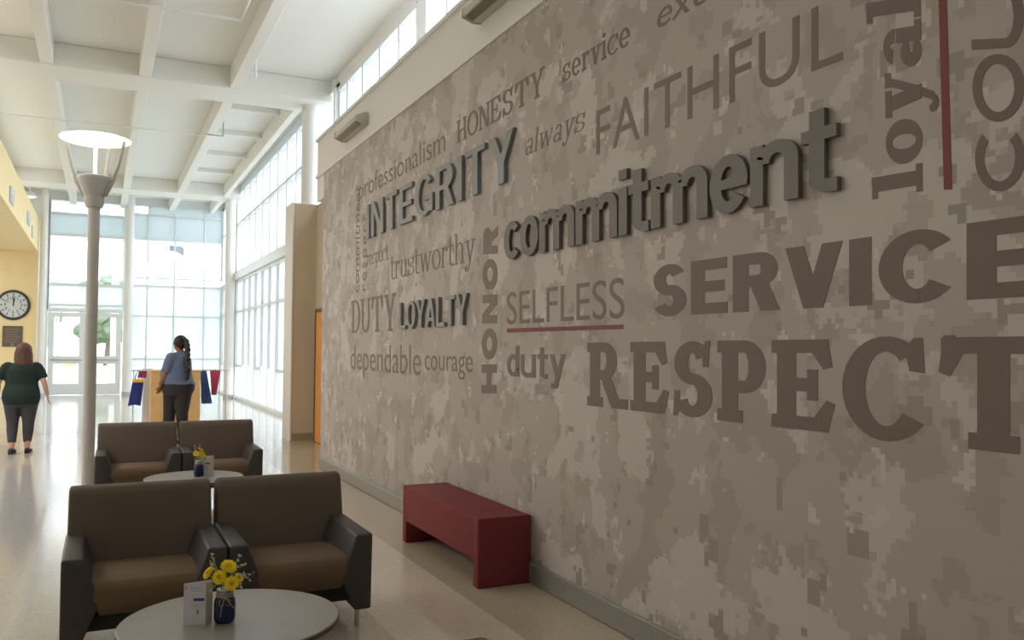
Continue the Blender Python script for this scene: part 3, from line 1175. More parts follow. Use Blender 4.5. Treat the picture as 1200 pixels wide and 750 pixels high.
# ------------------------------------------------------------------ wall wash fixtures on the white band
def fixture(yc, ln, label):
    f = empty('wall_washer', (W, yc, 4.25 if yc > 7 else 4.31), label, 'light fixture', 'wall-wash fixtures on the band above the mural')
    obj('housing', prism_y([(0, -.07), (0, .06), (-.04, .075), (-.155, .02), (-.16, -.04), (-.07, -.075)], -ln/2, ln/2, .006, 1), 'fixture', f)
    obj('lens', prism_y([(-.145, -.048), (-.15, -.056), (-.085, -.078), (-.08, -.07)], -ln/2+.04, ln/2-.04), 'lens', f)
    obj('end_cap', prism_y([(0, -.075), (0, .065), (-.04, .082), (-.162, .025), (-.167, -.045), (-.07, -.082)], ln/2-.005, ln/2+.012), 'fixture', f)
    return f


fixture(5.62, 1.3, 'putty wall-wash light on white band at picture top')
fixture(9.95, .95, 'short putty wall-wash light nearer the far end of the band')

# ------------------------------------------------------------------ left side fittings
ck = empty('wall_clock', (-2.55, FY-.5, 2.93), 'large round white clock with black rim on yellow wall', 'clock')


def disc(r, y0, y1, seg=40):
    bm = lathe([(r, 0), (r, y1-y0)], seg)
    for v in bm.verts:
        v.co = Vector((v.co.x, y0+v.co.z, v.co.y))
    return bm


rb = lathe([(.40, 0), (.47, 0), (.485, .03), (.48, .07), (.44, .08), (.40, .07), (.40, .001)], 40, cap=False)
for v in rb.verts:
    v.co = Vector((v.co.x, -v.co.z, v.co.y))
obj('rim', rb, 'clockrim', ck, smooth=True, auto=40)
obj('dial', disc(.41, -.05, -.03), 'clockface', ck)
hb = box(-.012, .012, -.062, -.058, -.04, .27)
obj('minute_hand', hb, 'ink', ck)
hb = box(-.018, .018, -.067, -.063, -.04, .2)
ho = obj('hour_hand', hb, 'ink', ck)
ho.rotation_euler = (0, R(8), 0)
for k in range(12):
    a = 2*math.pi*k/12
    bm = bmesh.new()
    vs_ = bx(bm, -.014, .014, -.058, -.052, .30, .37)
    rt_ = Matrix.Rotation(a, 4, 'Y')
    for v in vs_:
        v.co = rt_ @ v.co
    obj('hour_mark', bm, 'ink', ck)
for k in range(1, 13):
    c = bpy.data.curves.new('numeral', 'FONT')
    c.body = str(k)
    c.size = .13
    c.align_x = 'CENTER'
    c.align_y = 'CENTER'
    c.extrude = .001
    o = bpy.data.objects.new('numeral', c)
    a = 2*math.pi*k/12
    o.location = (.23*math.sin(a), -.053, .23*math.cos(a))
    o.rotation_euler = (R(90), 0, 0)
    c.materials.append(M['ink'])
    COL.objects.link(o)
    dg = bpy.context.evaluated_depsgraph_get()
    dg.update()
    o2 = bpy.data.objects.new('numeral', bpy.data.meshes.new_from_object(o.evaluated_get(dg)))
    o2.location, o2.rotation_euler = o.location, o.rotation_euler
    bpy.data.objects.remove(o)
    COL.objects.link(o2)
    o2.parent = ck
pq = empty('wall_plaque', (-2.55, FY-.5, 1.93), 'dark bronze rectangular plaque below the wall clock', 'plaque')
obj('plate', box(-.28, .28, -.05, 0, -.33, .33, .012, 1), 'bronze', pq)
bm = bmesh.new()
for k in range(6):
    bx(bm, -.2, .2-.03*(k % 3), -.054, -.05, .2-.08*k, .225-.08*k)
obj('cast_text', bm, 'bronzehi', pq)
bm = disc(.05, -.056, -.05, 16)
for v in bm.verts:
    v.co.z += -.27
obj('cast_seal', bm, 'bronzehi', pq)
for yy, zz, lb in ((22.2, 5.0, 'pale blue square sign on yellow bulkhead nearest the camera'), (27.1, 5.15, 'pale blue square sign on yellow bulkhead left of the small ceiling lamp'), (28.7, 4.98, 'smallest pale sign on yellow bulkhead near the far corner')):
    s = empty('bulkhead_sign', (LX, yy, zz), lb, 'sign')
    hw = .42 if yy < 28 else .22
    obj('sign_panel', box(0, .025, -hw, hw, -.17, .17, .005, 1), 'signblue', s)
    obj('sign_stripe', box(.025, .028, -hw*.6, hw*.6, -.12, -.02), 'greyframe', s)
    obj('sign_header', box(.025, .028, -hw*.6, hw*.6, .03, .1), 'scrim', s)
dl = empty('ceiling_lamp', (-2.05, 29.6, 6.32), 'small glowing round ceiling lamp above the yellow bulkhead', 'lamp')
obj('shade', lathe([(.02, 0), (.10, -.02), (.2, -.14), (.21, -.17), (.2, -.17)], 24), 'white', dl, smooth=True, auto=50)
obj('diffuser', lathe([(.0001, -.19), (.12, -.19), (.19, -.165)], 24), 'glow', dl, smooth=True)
obj('stem', tubeb([(0, 0, 0), (0, 0, ZD-6.32)], .02, 8), 'white', dl)

# ------------------------------------------------------------------ lamp post
lp = empty('lamp_post', (-.085, 8.95, 0), 'tall taupe indoor lamp post with glowing round reflector on top', 'lamp')
obj('pole', lathe([(.054, .03), (.052, 2.93)], 24), 'pole', lp, smooth=True, auto=40)
obj('base_plate', lathe([(.14, 0), (.14, .02), (.075, .035), (.07, .09)], 32), 'pole', lp, smooth=True, auto=40)
obj('collar', lathe([(.07, 2.91), (.075, 2.92), (.088, 2.97), (.088, 3.02), (.075, 3.03)], 24), 'pole', lp, smooth=True, auto=40)
obj('lamp_head', lathe([(.085, 3.02), (.145, 3.19), (.155, 3.225), (.15, 3.245), (.11, 3.265), (.03, 3.27)], 28), 'pole', lp, smooth=True, auto=40)
for k in range(3):
    a = R(25.7+180) + k*2*math.pi/3 + R(0)
    a = [R(0-25.7), R(180-25.7), R(64)][k]
    d = Vector((math.cos(a), math.sin(a), 0))
    pts = [d*.09+Vector((0, 0, 3.04)), d*.165+Vector((0, 0, 3.20)), d*.215+Vector((0, 0, 3.36)), d*.26+Vector((0, 0, 3.56)), d*.275+Vector((0, 0, 3.67))]
    obj('arm', tubeb(pts, [.03, .024, .017, .015, .014], 10), 'pole', lp, smooth=True)
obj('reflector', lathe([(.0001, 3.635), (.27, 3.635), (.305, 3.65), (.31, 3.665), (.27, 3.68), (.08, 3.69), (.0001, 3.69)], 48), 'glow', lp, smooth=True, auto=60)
obj('light_tube', tubeb([(0, 0, 3.235), (0, 0, 3.635)], .016, 12), 'tube', lp, smooth=True)

for ch_ in lp.children:
    if ch_.data:
        for v in ch_.data.vertices:
            if v.co.z > 2.9:
                v.co.z = 2.91+(v.co.z-2.9)*.865

# ------------------------------------------------------------------ armchairs


def make_chair(label):
    t = empty('armchair', (0, 0, 0), label, 'armchair', 'brown lounge armchairs')
    # back: side profile (y,z) extruded along x, rounded top
    prof = [(.20, .24), (.165, .40), (.245, .745), (.262, .785), (.292, .805), (.335, .81), (.375, .80), (.402, .765), (.405, .70), (.40, .24)]
    bm = prism_x(prof, -.384, .384, .022, 3)
    for v in bm.verts:   # slightly narrower towards the top
        v.co.x *= 1.0 - .012*max(0, (v.co.z-.45))/.36
    obj('backrest', bm, 'fabric', t, smooth=True, auto=50)
    # seat cushion
    bm = bmesh.new()
    n = 9
    prof = [(.20, .25), (.20, .40), (.05, .418), (-.15, .43), (-.32, .432), (-.39, .425), (-.425, .395), (-.435, .35), (-.425, .30), (-.40, .262), (-.37, .25)]
    bm = prism_x(prof, -.27, .27, .012, 2)
    for v in bm.verts:
        k = (v.co.z-.25)/.18
        v.co.x *= (.80+.2*min(1, max(0, k)))
        if v.co.z > .38:
            v.co.z += .008*math.cos(v.co.x/.27*1.57)
    obj('seat', bm, 'seatfab', t, smooth=True, auto=50)
    obj('underframe', box(-.30, .30, -.36, .38, .175, .25), 'black', t)
    for s in (-1, 1):
        poly = [(s*.39, .125), (s*.39, .555), (s*.295, .555), (s*.212, .325), (s*.295, .125)]
        bm = prism_y(poly, -.43, .245, .014, 3)
        for v in bm.verts:      # front edge leans back a little below the seat
            if v.co.y < 0 and v.co.z < .3:
                v.co.y += (.3-v.co.z)*.12
        obj('arm', bm, 'vinyl', t, smooth=True, auto=45)
        for yy in (-.27, .27):
            lg = obj('leg', tubeb([(s*.345, yy, 0), (s*.345, yy, .18)], [.013, .013], 12), 'chrome', t, smooth=True, auto=40)
    return t


c0 = make_chair('brown armchair on the left of the front pair, nearest the camera')
c0.location = (.235, 5.17, 0)
dup(c0, (1.025, 5.17, 0), label='brown armchair on the right of the front pair, beside the maroon bench')
dup(c0, (.365, 9.56, 0), R(-1), label='brown armchair on the left of the rear pair, next to the lamp post')
dup(c0, (1.155, 9.55, 0), R(-1), label='brown armchair on the right of the rear pair, under the standing woman')
dup(c0, (.606, 2.49, 0), R(180), label='brown armchair facing away, only its back corner showing at the picture bottom')

# ------------------------------------------------------------------ bench
bn = empty('bench', (2.5, 6.07, 0), 'long maroon upholstered bench standing against the mural wall', 'bench')
obj('seat', box(-.2, .195, -.722, .722, .175, .4645, .013, 3), 'maroon', bn, smooth=True, auto=50)
for s, nm in ((-1, 0), (1, 1)):
    y0 = -.79 if s < 0 else .705
    obj('end_panel', box(-.2, .195, y0, y0+.085, 0.0, .465, .007, 3), 'maroon', bn, smooth=True, auto=50)


# ------------------------------------------------------------------ tables
def make_table(x, y, r, label):
    t = empty('coffee_table', (x, y, 0), label, 'table', 'round coffee tables')
    obj('tabletop', lathe([(.0001, .425), (r-.006, .425), (r, .43), (r, .446), (r-.004, .45), (.0001, .45)], 72), 'laminate', t, smooth=True, auto=35)
    obj('edge_band', lathe([(r+.001, .428), (r+.003, .43), (r+.003, .444), (r+.001, .446)], 72), 'edge', t, smooth=True)
    obj('column', lathe([(.04, .03), (.035, .06), (.035, .41), (.09, .425)], 24), 'chrome', t, smooth=True, auto=40)
    obj('foot', lathe([(.27, 0), (.27, .012), (.05, .035)], 40), 'chrome', t, smooth=True, auto=40)
    return t


make_table(.525, 3.83, .449, 'round grey coffee table nearest the camera with flowers')
make_table(.775, 8.12, .417, 'round grey coffee table before the rear armchairs')


def make_jar(loc, rz, label, sc=1.0):
    j = empty('flower_jar', loc, label, 'vase', 'blue jars of yellow flowers', rz)
    j.scale = (1.2, 1.2, 1.2)
    prof = [(.0001, 0), (.026, 0), (.034, .006), (.0365, .02), (.0365, .066), (.034, .080), (.027, .092), (.0255, .097)]
    obj('jar_body', lathe(prof, 28), 'jar', j, smooth=True, auto=60)
    obj('jar_neck', lathe([(.0255, .096), (.029, .098), (.029, .103), (.027, .106), (.029, .109), (.028, .115), (.024, .115)], 28), 'jarneck', j, smooth=True, auto=60)
    bm = bmesh.new()
    for k in range(3):
        pts = [(.0285*math.cos(a), .0285*math.sin(a), .091+.002*k) for a in [2*math.pi*q/20 for q in range(21)]]
        tube(bm, pts, .0013, 6)
    # bow towards the viewer (-y)
    for s in (-1, 1):
        pts = [(0, -.030, .092)] + [(s*(.010+.008*math.sin(a)), -.036-.002*math.sin(a), .088-.012*(1-math.cos(a))) for a in [.4, 1.2, 2.0, 2.8, 3.6, 4.4]]
        tube(bm, pts, .0012, 6)
    tube(bm, [(0, -.031, .09), (-.008, -.040, .07), (-.012, -.041, .045), (-.013, -.040, .028)], .0013, 6)
    tube(bm, [(0, -.031, .09), (.014, -.040, .078), (.026, -.042, .062), (.038, -.043, .052)], .0013, 6)
    obj('twine_bow', bm, 'twine', j, smooth=True)
    q = random.Random(4)
    heads = [(-.012, -.018, .168, .030), (.018, -.004, .195, .034), (-.052, -.004, .178, .026), (.022, -.038, .148, .027), (-.014, -.045, .150, .018), (.040, -.012, .158, .018)]
    heads = [(-.018, -.022, .160, .028), (.010, -.004, .190, .031), (-.054, .0, .172, .026), (.020, -.036, .140, .027), (.044, -.006, .150, .020)]
    for (hx, hy, hz, hr) in heads:
        c = Vector((hx, hy, hz))
        nrm = Vector((hx*4, hy*6-.12, .18)).normalized()
        qt = nrm.to_track_quat('Z', 'Y').to_matrix().to_4x4()
        T = Matrix.Translation(c) @ qt
        bm = bmesh.new()
        for ring, (n_, r_, up_) in enumerate(((20, 1.0, .0), (16, .82, .22), (12, .6, .40))):
            for k in range(n_):
                a = 2*math.pi*(k+.5*ring)/n_
                L = hr*r_*q.uniform(.92, 1.05)
                wv = hr*.17*r_+.001
                ca, sa = math.cos(a), math.sin(a)
                def pt(u, v, z):
                    return T @ Vector((ca*u-sa*v, sa*u+ca*v, z))
                z0 = up_*hr*.5
                vs_ = [bm.verts.new(pt(L*.2, -wv*.5, z0)), bm.verts.new(pt(L*.7, -wv, z0+hr*.22)), bm.verts.new(pt(L, 0, z0+hr*.16)),
                       bm.verts.new(pt(L*.7, wv, z0+hr*.22)), bm.verts.new(pt(L*.2, wv*.5, z0)), bm.verts.new(pt(L*.65, 0, z0+hr*.12))]
                for tr_ in ((0, 1, 5), (1, 2, 5), (2, 3, 5), (3, 4, 5), (4, 0, 5)):
                    bm.faces.new([vs_[i] for i in tr_])
        fl = obj('daisy', bm, 'petal', j)
        bm = bmesh.new()
        bmesh.ops.create_icosphere(bm, subdivisions=2, radius=hr*.36, matrix=T @ Matrix.Translation((0, 0, hr*.25)) @ Matrix.Diagonal((1, 1, .5, 1)))
        obj('flower_eye', bm, 'petalc', fl, smooth=True)
        obj('flower_stem', tubeb([(hx*.2, hy*.2, .09), (hx*.6, hy*.6, hz*.72), (hx, hy, hz-.004)], .0018, 6), 'stem', fl)
    for k in range(9):
        a = [2.9, 3.2, .1, -.15, .35, .6, 2.6, -2.6, -.5][k]
        ln = [.10, .085, .10, .11, .09, .10, .11, .07, .08][k]
        d = Vector((math.cos(a), math.sin(a)*.5, 0))
        up = [.10, .02, .03, .05, .08, .11, .13, .0, .01][k]
        bm = bmesh.new()
        base_ = Vector((0, 0, .11))
        tip = base_+d*ln*(.85 if up < .1 else .55)+Vector((0, 0, up))
        mid = base_+d*ln*.4+Vector((0, 0, .03+up*.5))
        tube(bm, [base_, mid, tip], [.0012, .001, .0007], 5)
        for s_ in range(7):
            f_ = .45+.55*s_/6
            p = base_.lerp(mid, f_*2) if f_ < .5 else mid.lerp(tip, (f_-.5)*2)
            p = p+Vector((q.uniform(-.006, .006), q.uniform(-.006, .006), q.uniform(-.005, .007)))
            bmesh.ops.create_icosphere(bm, subdivisions=1, radius=q.uniform(.002, .0038), matrix=Matrix.Translation(p) @ Matrix.Diagonal((1.6, .8, 1.1, 1)))
        obj('dried_sprig', bm, 'sprig', j)
    return j


def make_card(loc, rz, label):
    c = empty('table_card', loc, label, 'card', 'folded table cards', rz)
    h = .17
    # triangular standing card: front face, right face, rear face
    A, B_, D = Vector((-.05, .014, 0)), Vector((.033, -.016, 0)), Vector((.064, .034, 0))

    def wall(p, q_, m_, nm):
        n_ = (q_-p).cross(Vector((0, 0, 1))).normalized()*.0012
        bm = bmesh.new()
        v = [bm.verts.new(x) for x in (p+n_, q_+n_, q_-n_, p-n_)]
        w2 = [bm.verts.new(x+Vector((0, 0, h))) for x in (p+n_, q_+n_, q_-n_, p-n_)]
        bm.faces.new(v[::-1]); bm.faces.new(w2)
        for i in range(4):
            k = (i+1) % 4
            bm.faces.new((v[i], v[k], w2[k], w2[i]))
        return obj(nm, bm, m_, c)
    fr = wall(A, B_, 'card', 'card_panel')
    wall(B_, D, 'cardside', 'card_panel')
    wall(D, A, 'card', 'card_panel')
    dirv = (B_-A).normalized()
    nr = Vector((dirv.y, -dirv.x, 0)).normalized()*.0018
    for (u0, u1, z0, z1, m_, nm) in ((.45, .95, .098, .110, 'violet', 'print_band'), (.06, .13, .145, .165, 'pink', 'print_mark'), (.3, .8, .150, .153, 'greyink', 'print_line'), (.35, .85, .140, .142, 'greyink', 'print_line'),
                                     (.35, .9, .084, .0855, 'greyink', 'print_line'), (.35, .9, .076, .0775, 'greyink', 'print_line'), (.62, .68, .045, .062, 'violet', 'print_mark')):
        bm = bmesh.new()
        L = (B_-A).length
        p, q_ = A+dirv*L*u0+nr, A+dirv*L*u1+nr
        v = [bm.verts.new(x) for x in (p+Vector((0, 0, z0)), q_+Vector((0, 0, z0)), q_+Vector((0, 0, z1)), p+Vector((0, 0, z1)))]
        bm.faces.new(v)
        obj(nm, bm, m_, fr)
    return c


make_jar((.492, 3.79, .45), R(-8), 'blue jar with twine bow and yellow daisies on the nearest table')
make_card((.382, 3.80, .45), 0.0, 'white triangular table card beside the nearest blue jar')
make_jar((.815, 8.15, .45), R(60), 'small dark jar with yellow flowers on the far table')
make_card((.885, 8.19, .45), R(0), 'pale table card beside the jar on the far table')

# ------------------------------------------------------------------ podium and rack behind the woman
pd = empty('podium', (1.245, 16.9, 0), 'light oak reception podium behind the standing woman', 'podium')
obj('front_panel', box(-.42, .42, -.25, -.22, .02, 1.16), 'oak', pd)
obj('side_panel', box(-.42, -.39, -.22, .22, .02, 1.16), 'oak', pd)
obj('side_panel', box(.39, .42, -.22, .22, .02, 1.16), 'oak', pd)
obj('top', box(-.435, .435, -.265, .24, 1.16, 1.19, .004, 1), 'oak', pd)
obj('plinth', box(-.39, .39, -.2, .2, 0, .03), 'black', pd)
obj('shelf', box(-.39, .39, -.22, .22, .6, .62), 'oak', pd)
# rail that carries the cloths
rk = empty('display_rail', (1.3, 17.35, 0), 'thin white display rail standing behind the podium', 'rail')
obj('bar', tubeb([(-.78, 0, 1.17), (.94, 0, 1.17)], .014, 10), 'white', rk, smooth=True)
for s in (-1, 1.22):
    obj('post', tubeb([(s*.74, 0, .02), (s*.74, 0, 1.17)], .012, 10), 'white', rk, smooth=True)
    obj('foot', box(s*.74-.02, s*.74+.02, -.2, .2, 0, .025), 'white', rk)


def cloth(name, xt, wt, xb, wb, zt, zb, y, m_, label, cat, th=.05, folds=4, top_m=None):
    """hanging folded cloth, closed at front and back"""
    bm = bmesh.new()
    nu, nv = 18, 14
    g = []
    for side in (-1, 1):
        rows = []
        for j in range(nv+1):
            f = j/nv
            cx = xt+(xb-xt)*f
            ww = wt+(wb-wt)*f
            rows.append([bm.verts.new((cx+ww*(i/nu-.5), y+side*th*.5*(.25+.75*f)*(math.sin(math.pi*i/nu)**.5+.05)+.012*f*math.sin(i/nu*folds*6.28), zt+(zb-zt)*f-.01*f*math.cos(i/nu*folds*6.28))) for i in range(nu+1)])
        g.append(rows)
    for s in (0, 1):
        for j in range(nv):
            for i in range(nu):
                bm.faces.new((g[s][j][i], g[s][j][i+1], g[s][j+1][i+1], g[s][j+1][i]))
    for j in range(nv):
        for i in (0, nu):
            bm.faces.new((g[0][j][i], g[1][j][i], g[1][j+1][i], g[0][j+1][i]))
    for i in range(nu):
        for j in (0, nv):
            bm.faces.new((g[0][j][i], g[0][j][i+1], g[1][j][i+1], g[1][j][i]))
    rt = empty(name, (xt, y, zt), label, cat)
    for v in bm.verts:
        v.co -= Vector((xt, y, zt))
    obj('cloth', bm, m_, rt, smooth=True)
    hk = tubeb([(0, -.016, 0), (0, -.016, .02), (0, 0, .032), (0, .016, .02), (0, .016, 0)], .004, 6)
    obj('hanging_loop', hk, m_, rt)
    return rt


b1 = cloth('hanging_cloth', 1.785, .11, 1.855, .20, 1.165, .53, 17.35, 'bluecloth', 'blue cloth hanging from the rail right of the podium', 'cloth')
b2 = cloth('shopping_bag', 2.0, .20, 1.985, .09, 1.165, .70, 17.35, 'rose', 'rose coloured tapering bag right of the hanging blue cloth', 'bag', th=.1)
b3 = cloth('tote_bag', .64, .19, .58, .22, 1.0, .53, 17.3, 'navy', 'royal blue tote bag with gold band left of the podium', 'bag', th=.12, folds=1)
bm = box(-.10, .10, -.045, .045, -.05, .015, .01, 1)
obj('gold_band', bm, 'gold', b3)
obj('strap', tubeb([(-.06, 0, 0), (-.04, 0, .10), (0, 0, .175), (.04, 0, .10), (.06, 0, 0)], .008, 8), 'navy', b3, smooth=True)
b4 = cloth('folded_cloth', .72, .14, .70, .16, 1.165, 1.03, 17.38, 'rose', 'small rose cloth over the rail above the tote bag', 'cloth', th=.04)
st = empty('display_stand', (.82, 17.7, 0), 'narrow white display stand left of the podium', 'stand')
obj('column_panel', box(-.09, .09, -.12, .12, .02, 1.2, .01, 1), 'white', st)
obj('foot_plate', box(-.14, .14, -.2, .2, 0, .02), 'greyframe', st)


# ------------------------------------------------------------------ people
def ring_loft(bm, rings, seg=20):
    """rings: (centre, half width x, half depth y, optional power)"""
    rr = []
    for c, a, b in rings:
        rr.append([bm.verts.new((c[0]+a*math.cos(2*math.pi*k/seg), c[1]+b*math.sin(2*math.pi*k/seg), c[2])) for k in range(seg)])
    for p, q in zip(rr, rr[1:]):
        for k in range(seg):
            bm.faces.new((p[k], p[(k+1) % seg], q[(k+1) % seg], q[k]))
    bm.faces.new(rr[0][::-1])
    bm.faces.new(rr[-1])


def limb(bm, pts, rads, seg=14):
    pts = [Vector(p) for p in pts]
    # resample smooth, rounded caps
    tube(bm, pts, rads, seg)
    for p, r in ((pts[0], rads[0]), (pts[-1], rads[-1])):
        bmesh.ops.create_icosphere(bm, subdivisions=2, radius=r*.99, matrix=Matrix.Translation(p))


def ball(bm, c, r, s=(1, 1, 1), rot=None):
    m_ = Matrix.Translation(c)
    if rot is not None:
        m_ = m_ @ rot
    bmesh.ops.create_icosphere(bm, subdivisions=3, radius=r, matrix=m_ @ Matrix.Diagonal((*s, 1)))


def blend(name, bm, m_, parent, voxel=.012, smooth=6):
    """fuse overlapping volumes in one continuous skin"""
    o = obj(name, bm, m_, parent, smooth=True)
    md = o.modifiers.new('r', 'REMESH')
    md.mode = 'VOXEL'
    md.voxel_size = voxel
    md.use_smooth_shade = True
    sm = o.modifiers.new('s', 'SMOOTH')
    sm.iterations = smooth
    sm.factor = .5
    dg = bpy.context.evaluated_depsgraph_get()
    dg.update()
    me = bpy.data.meshes.new_from_object(o.evaluated_get(dg))
    me.name = name
    old = o.data
    o.modifiers.clear()
    o.data = me
    bpy.data.meshes.remove(old)
    for p in me.polygons:
        p.use_smooth = True
    return o


def hand(bm, wrist, d, side, k=1.0):
    """relaxed hand: palm, four unequal curled fingers and a thumb from the palm's side; d = pointing direction, side = thumb side"""
    d = Vector(d).normalized()
    side = Vector(side)
    side = (side-d*side.dot(d)).normalized()
    n_ = d.cross(side)
    wrist = Vector(wrist)
    pc = wrist+d*.045*k
    rot = Matrix((side, n_, d)).transposed().to_4x4()
    ball(bm, pc, .05*k, (.86, .36, 1.0), rot)
    for i, (off, ln) in enumerate(((.030, .070), (.011, .078), (-.009, .073), (-.028, .058))):
        b0 = wrist+d*.080*k+side*off*k
        p1 = b0+d*ln*.45*k+n_*.006*k
        p2 = b0+d*ln*.78*k+n_*.020*k
        p3 = b0+d*ln*.92*k+n_*.038*k
        limb(bm, [b0, p1, p2, p3], [.0098*k, .0092*k, .0085*k, .0075*k], 8)
    t0 = wrist+d*.03*k+side*.034*k
    limb(bm, [t0, t0+side*.022*k+d*.025*k+n_*.006, t0+side*.028*k+d*.055*k+n_*.014], [.0125*k, .0105*k, .0085*k], 8)


def head_vol(bm, c, face, k=1.0):
    """skull, jaw, nose, ears, lips and brow; face = facing direction"""
    f = Vector(face).normalized()
    s = Vector((0, 0, 1)).cross(f).normalized()
    c = Vector(c)
    rot = Matrix((s, f, Vector((0, 0, 1)))).transposed().to_4x4()
    ball(bm, c+Vector((0, 0, .025*k)), .1*k, (.78, .95, .98), rot)
    ball(bm, c+f*.022*k+Vector((0, 0, -.045*k)), .07*k, (.82, .95, 1.0), rot)
    ball(bm, c+f*.055*k+Vector((0, 0, -.088*k)), .028*k, (1, .8, .8), rot)
    limb(bm, [c+f*.088*k+Vector((0, 0, .022*k)), c+f*.113*k+Vector((0, 0, -.020*k))], [.008*k, .013*k], 8)
    ball(bm, c+f*.088*k+Vector((0, 0, -.053*k)), .016*k, (1.5, .6, .6), rot)
    for q in (-1, 1):
        ball(bm, c+s*q*.078*k+Vector((0, 0, -.008*k)), .027*k, (.35, .65, 1.1), rot)
        ball(bm, c+f*.083*k+s*q*.032*k+Vector((0, 0, .012*k)), .014*k, (1.2, .5, .7), rot)


def eyes(c, face, k, parent):
    f = Vector(face).normalized()
    s = Vector((0, 0, 1)).cross(f).normalized()
    bm = bmesh.new()
    for q in (-1, 1):
        ball(bm, Vector(c)+f*.090*k+s*q*.032*k+Vector((0, 0, .010*k)), .008*k)
    obj('eyes', bm, 'ink', parent, smooth=True)


# --- woman walking away, left edge
AX = math.atan2(-1.07, 14.71)
wa = empty('person', (-1.06, 14.75, 0), 'woman with auburn hair in dark green tee walking away at left', 'person', None, rz=-R(6))
F1 = (-.05, 1, 0)
# body
bm = bmesh.new()
head_vol(bm, (.02, .02, 1.515), F1, 1.02)
limb(bm, [(.02, 0, 1.30), (.02, .01, 1.45)], [.058, .052])
T1 = [((0, 0, .76), .215, .15), ((0, -.01, .84), .245, .165), ((0, -.01, .93), .235, .155), ((0, .01, 1.03), .205, .135), ((0, .01, 1.14), .205, .135), ((0.005, 0, 1.24), .215, .125), ((.01, 0, 1.31), .195, .10), ((.015, 0, 1.36), .10, .07)]
ring_loft(bm, T1)
# legs, right foot pushing off
LL = [(-.11, .0, .80), (-.115, .05, .46), (-.10, -.05, .13)]
RL = [(.105, .0, .80), (.10, .02, .46), (.085, .06, .10)]
limb(bm, LL, [.125, .072, .042])
limb(bm, [(-.115, .045, .46), (-.112, .015, .34), (-.10, -.05, .13)], [.068, .062, .042])
limb(bm, RL, [.125, .072, .042])
limb(bm, [(.10, .02, .46), (.098, .02, .34), (.085, .06, .10)], [.068, .062, .042])
limb(bm, [(-.10, -.05, .10), (-.115, .09, .045)], [.038, .030])
limb(bm, [(.085, .06, .07), (.10, .20, .04)], [.038, .030])
# arms
for s, el, wr_ in ((-1, (-.315, .03, 1.06), (-.325, .10, .86)), (1, (.305, -.03, 1.07), (.345, .02, .87))):
    limb(bm, [(s*.195, 0, 1.295), (s*.25, 0, 1.20), el], [.058, .052, .040])
    limb(bm, [el, ((el[0]+wr_[0])/2, (el[1]+wr_[1])/2, (el[2]+wr_[2])/2), wr_], [.040, .036, .025])
    hand(bm, wr_, (s*.12, .06, -1), (-s*.3, 1, 0), .95)
blend('body', bm, 'skin1', wa, .011, 3)
# shirt
bm = bmesh.new()
ring_loft(bm, [((0, 0, .735), .236, .172), ((0, -.01, .84), .262, .182), ((0, -.01, .93), .252, .172), ((0, .01, 1.03), .222, .152), ((0, .01, 1.14), .222, .152), ((0.005, 0, 1.24), .232, .142), ((.01, 0, 1.31), .212, .118), ((.015, 0, 1.365), .11, .085)])
for s in (-1, 1):
    el = Vector((s*.31, 0, 1.065))
    a = Vector((s*.195, 0, 1.30))
    tube(bm, [a, Vector((s*.25, 0, 1.215)), Vector((s*.29, 0, 1.12))], [.078, .074, .066], 14)
    ball(bm, (s*.185, 0, 1.285), .088)
blend('shirt', bm, 'greentee', wa, .014, 3)
# leggings
bm = bmesh.new()
ring_loft(bm, [((0, 0, .70), .20, .15), ((0, 0, .80), .232, .165), ((0, -.01, .88), .236, .160)])
for L in (LL, RL):
    tube(bm, [L[0], L[1]], [.136, .082], 16)
    mid_ = (-.112, .015, .34) if L is LL else (.098, .02, .34)
    tube(bm, [L[1], mid_, (L[2][0], L[2][1], .17)], [.082, .076, .056], 16)
blend('leggings', bm, 'greypants', wa, .012, 4)
for (fx, fy, fz, tl) in ((-.105, .02, .05, 0), (.092, .13, .045, 0)):
    bm = bmesh.new()
    ball(bm, (fx, fy-.09, fz), .043, (1, 1, 1))
    ball(bm, (fx, fy+.03, fz-.008), .048, (1.0, 2.2, .75))
    bx(bm, fx-.038, fx+.038, fy-.12, fy+.12, 0.0, .02)
    blend('shoe', bm, 'shoe', wa, .008, 3)
# hair: shoulder-length
bm = bmesh.new()
ball(bm, (.02, .0, 1.555), .115, (.92, 1.0, .95))
ring_loft(bm, [((.03, -.05, 1.27), .05, .03), ((.03, -.05, 1.31), .10, .05), ((.025, -.04, 1.39), .128, .075), ((.02, -.02, 1.48), .122, .095), ((.02, -.01, 1.56), .108, .10)])
ball(bm, (-.07, -.05, 1.33), .035, (1, .8, 1.6))
ball(bm, (.125, -.05, 1.34), .035, (1, .8, 1.8))
hr = blend('hair', bm, 'auburn', wa, .01, 2)
for v in hr.data.vertices:
    n_ = noise.noise(Vector((v.co.x*60, v.co.y*60, v.co.z*8)))
    v.co += Vector((v.co.x-.02, v.co.y, 0))*.09*n_
eyes((.02, .02, 1.515), F1, 1.02, wa)

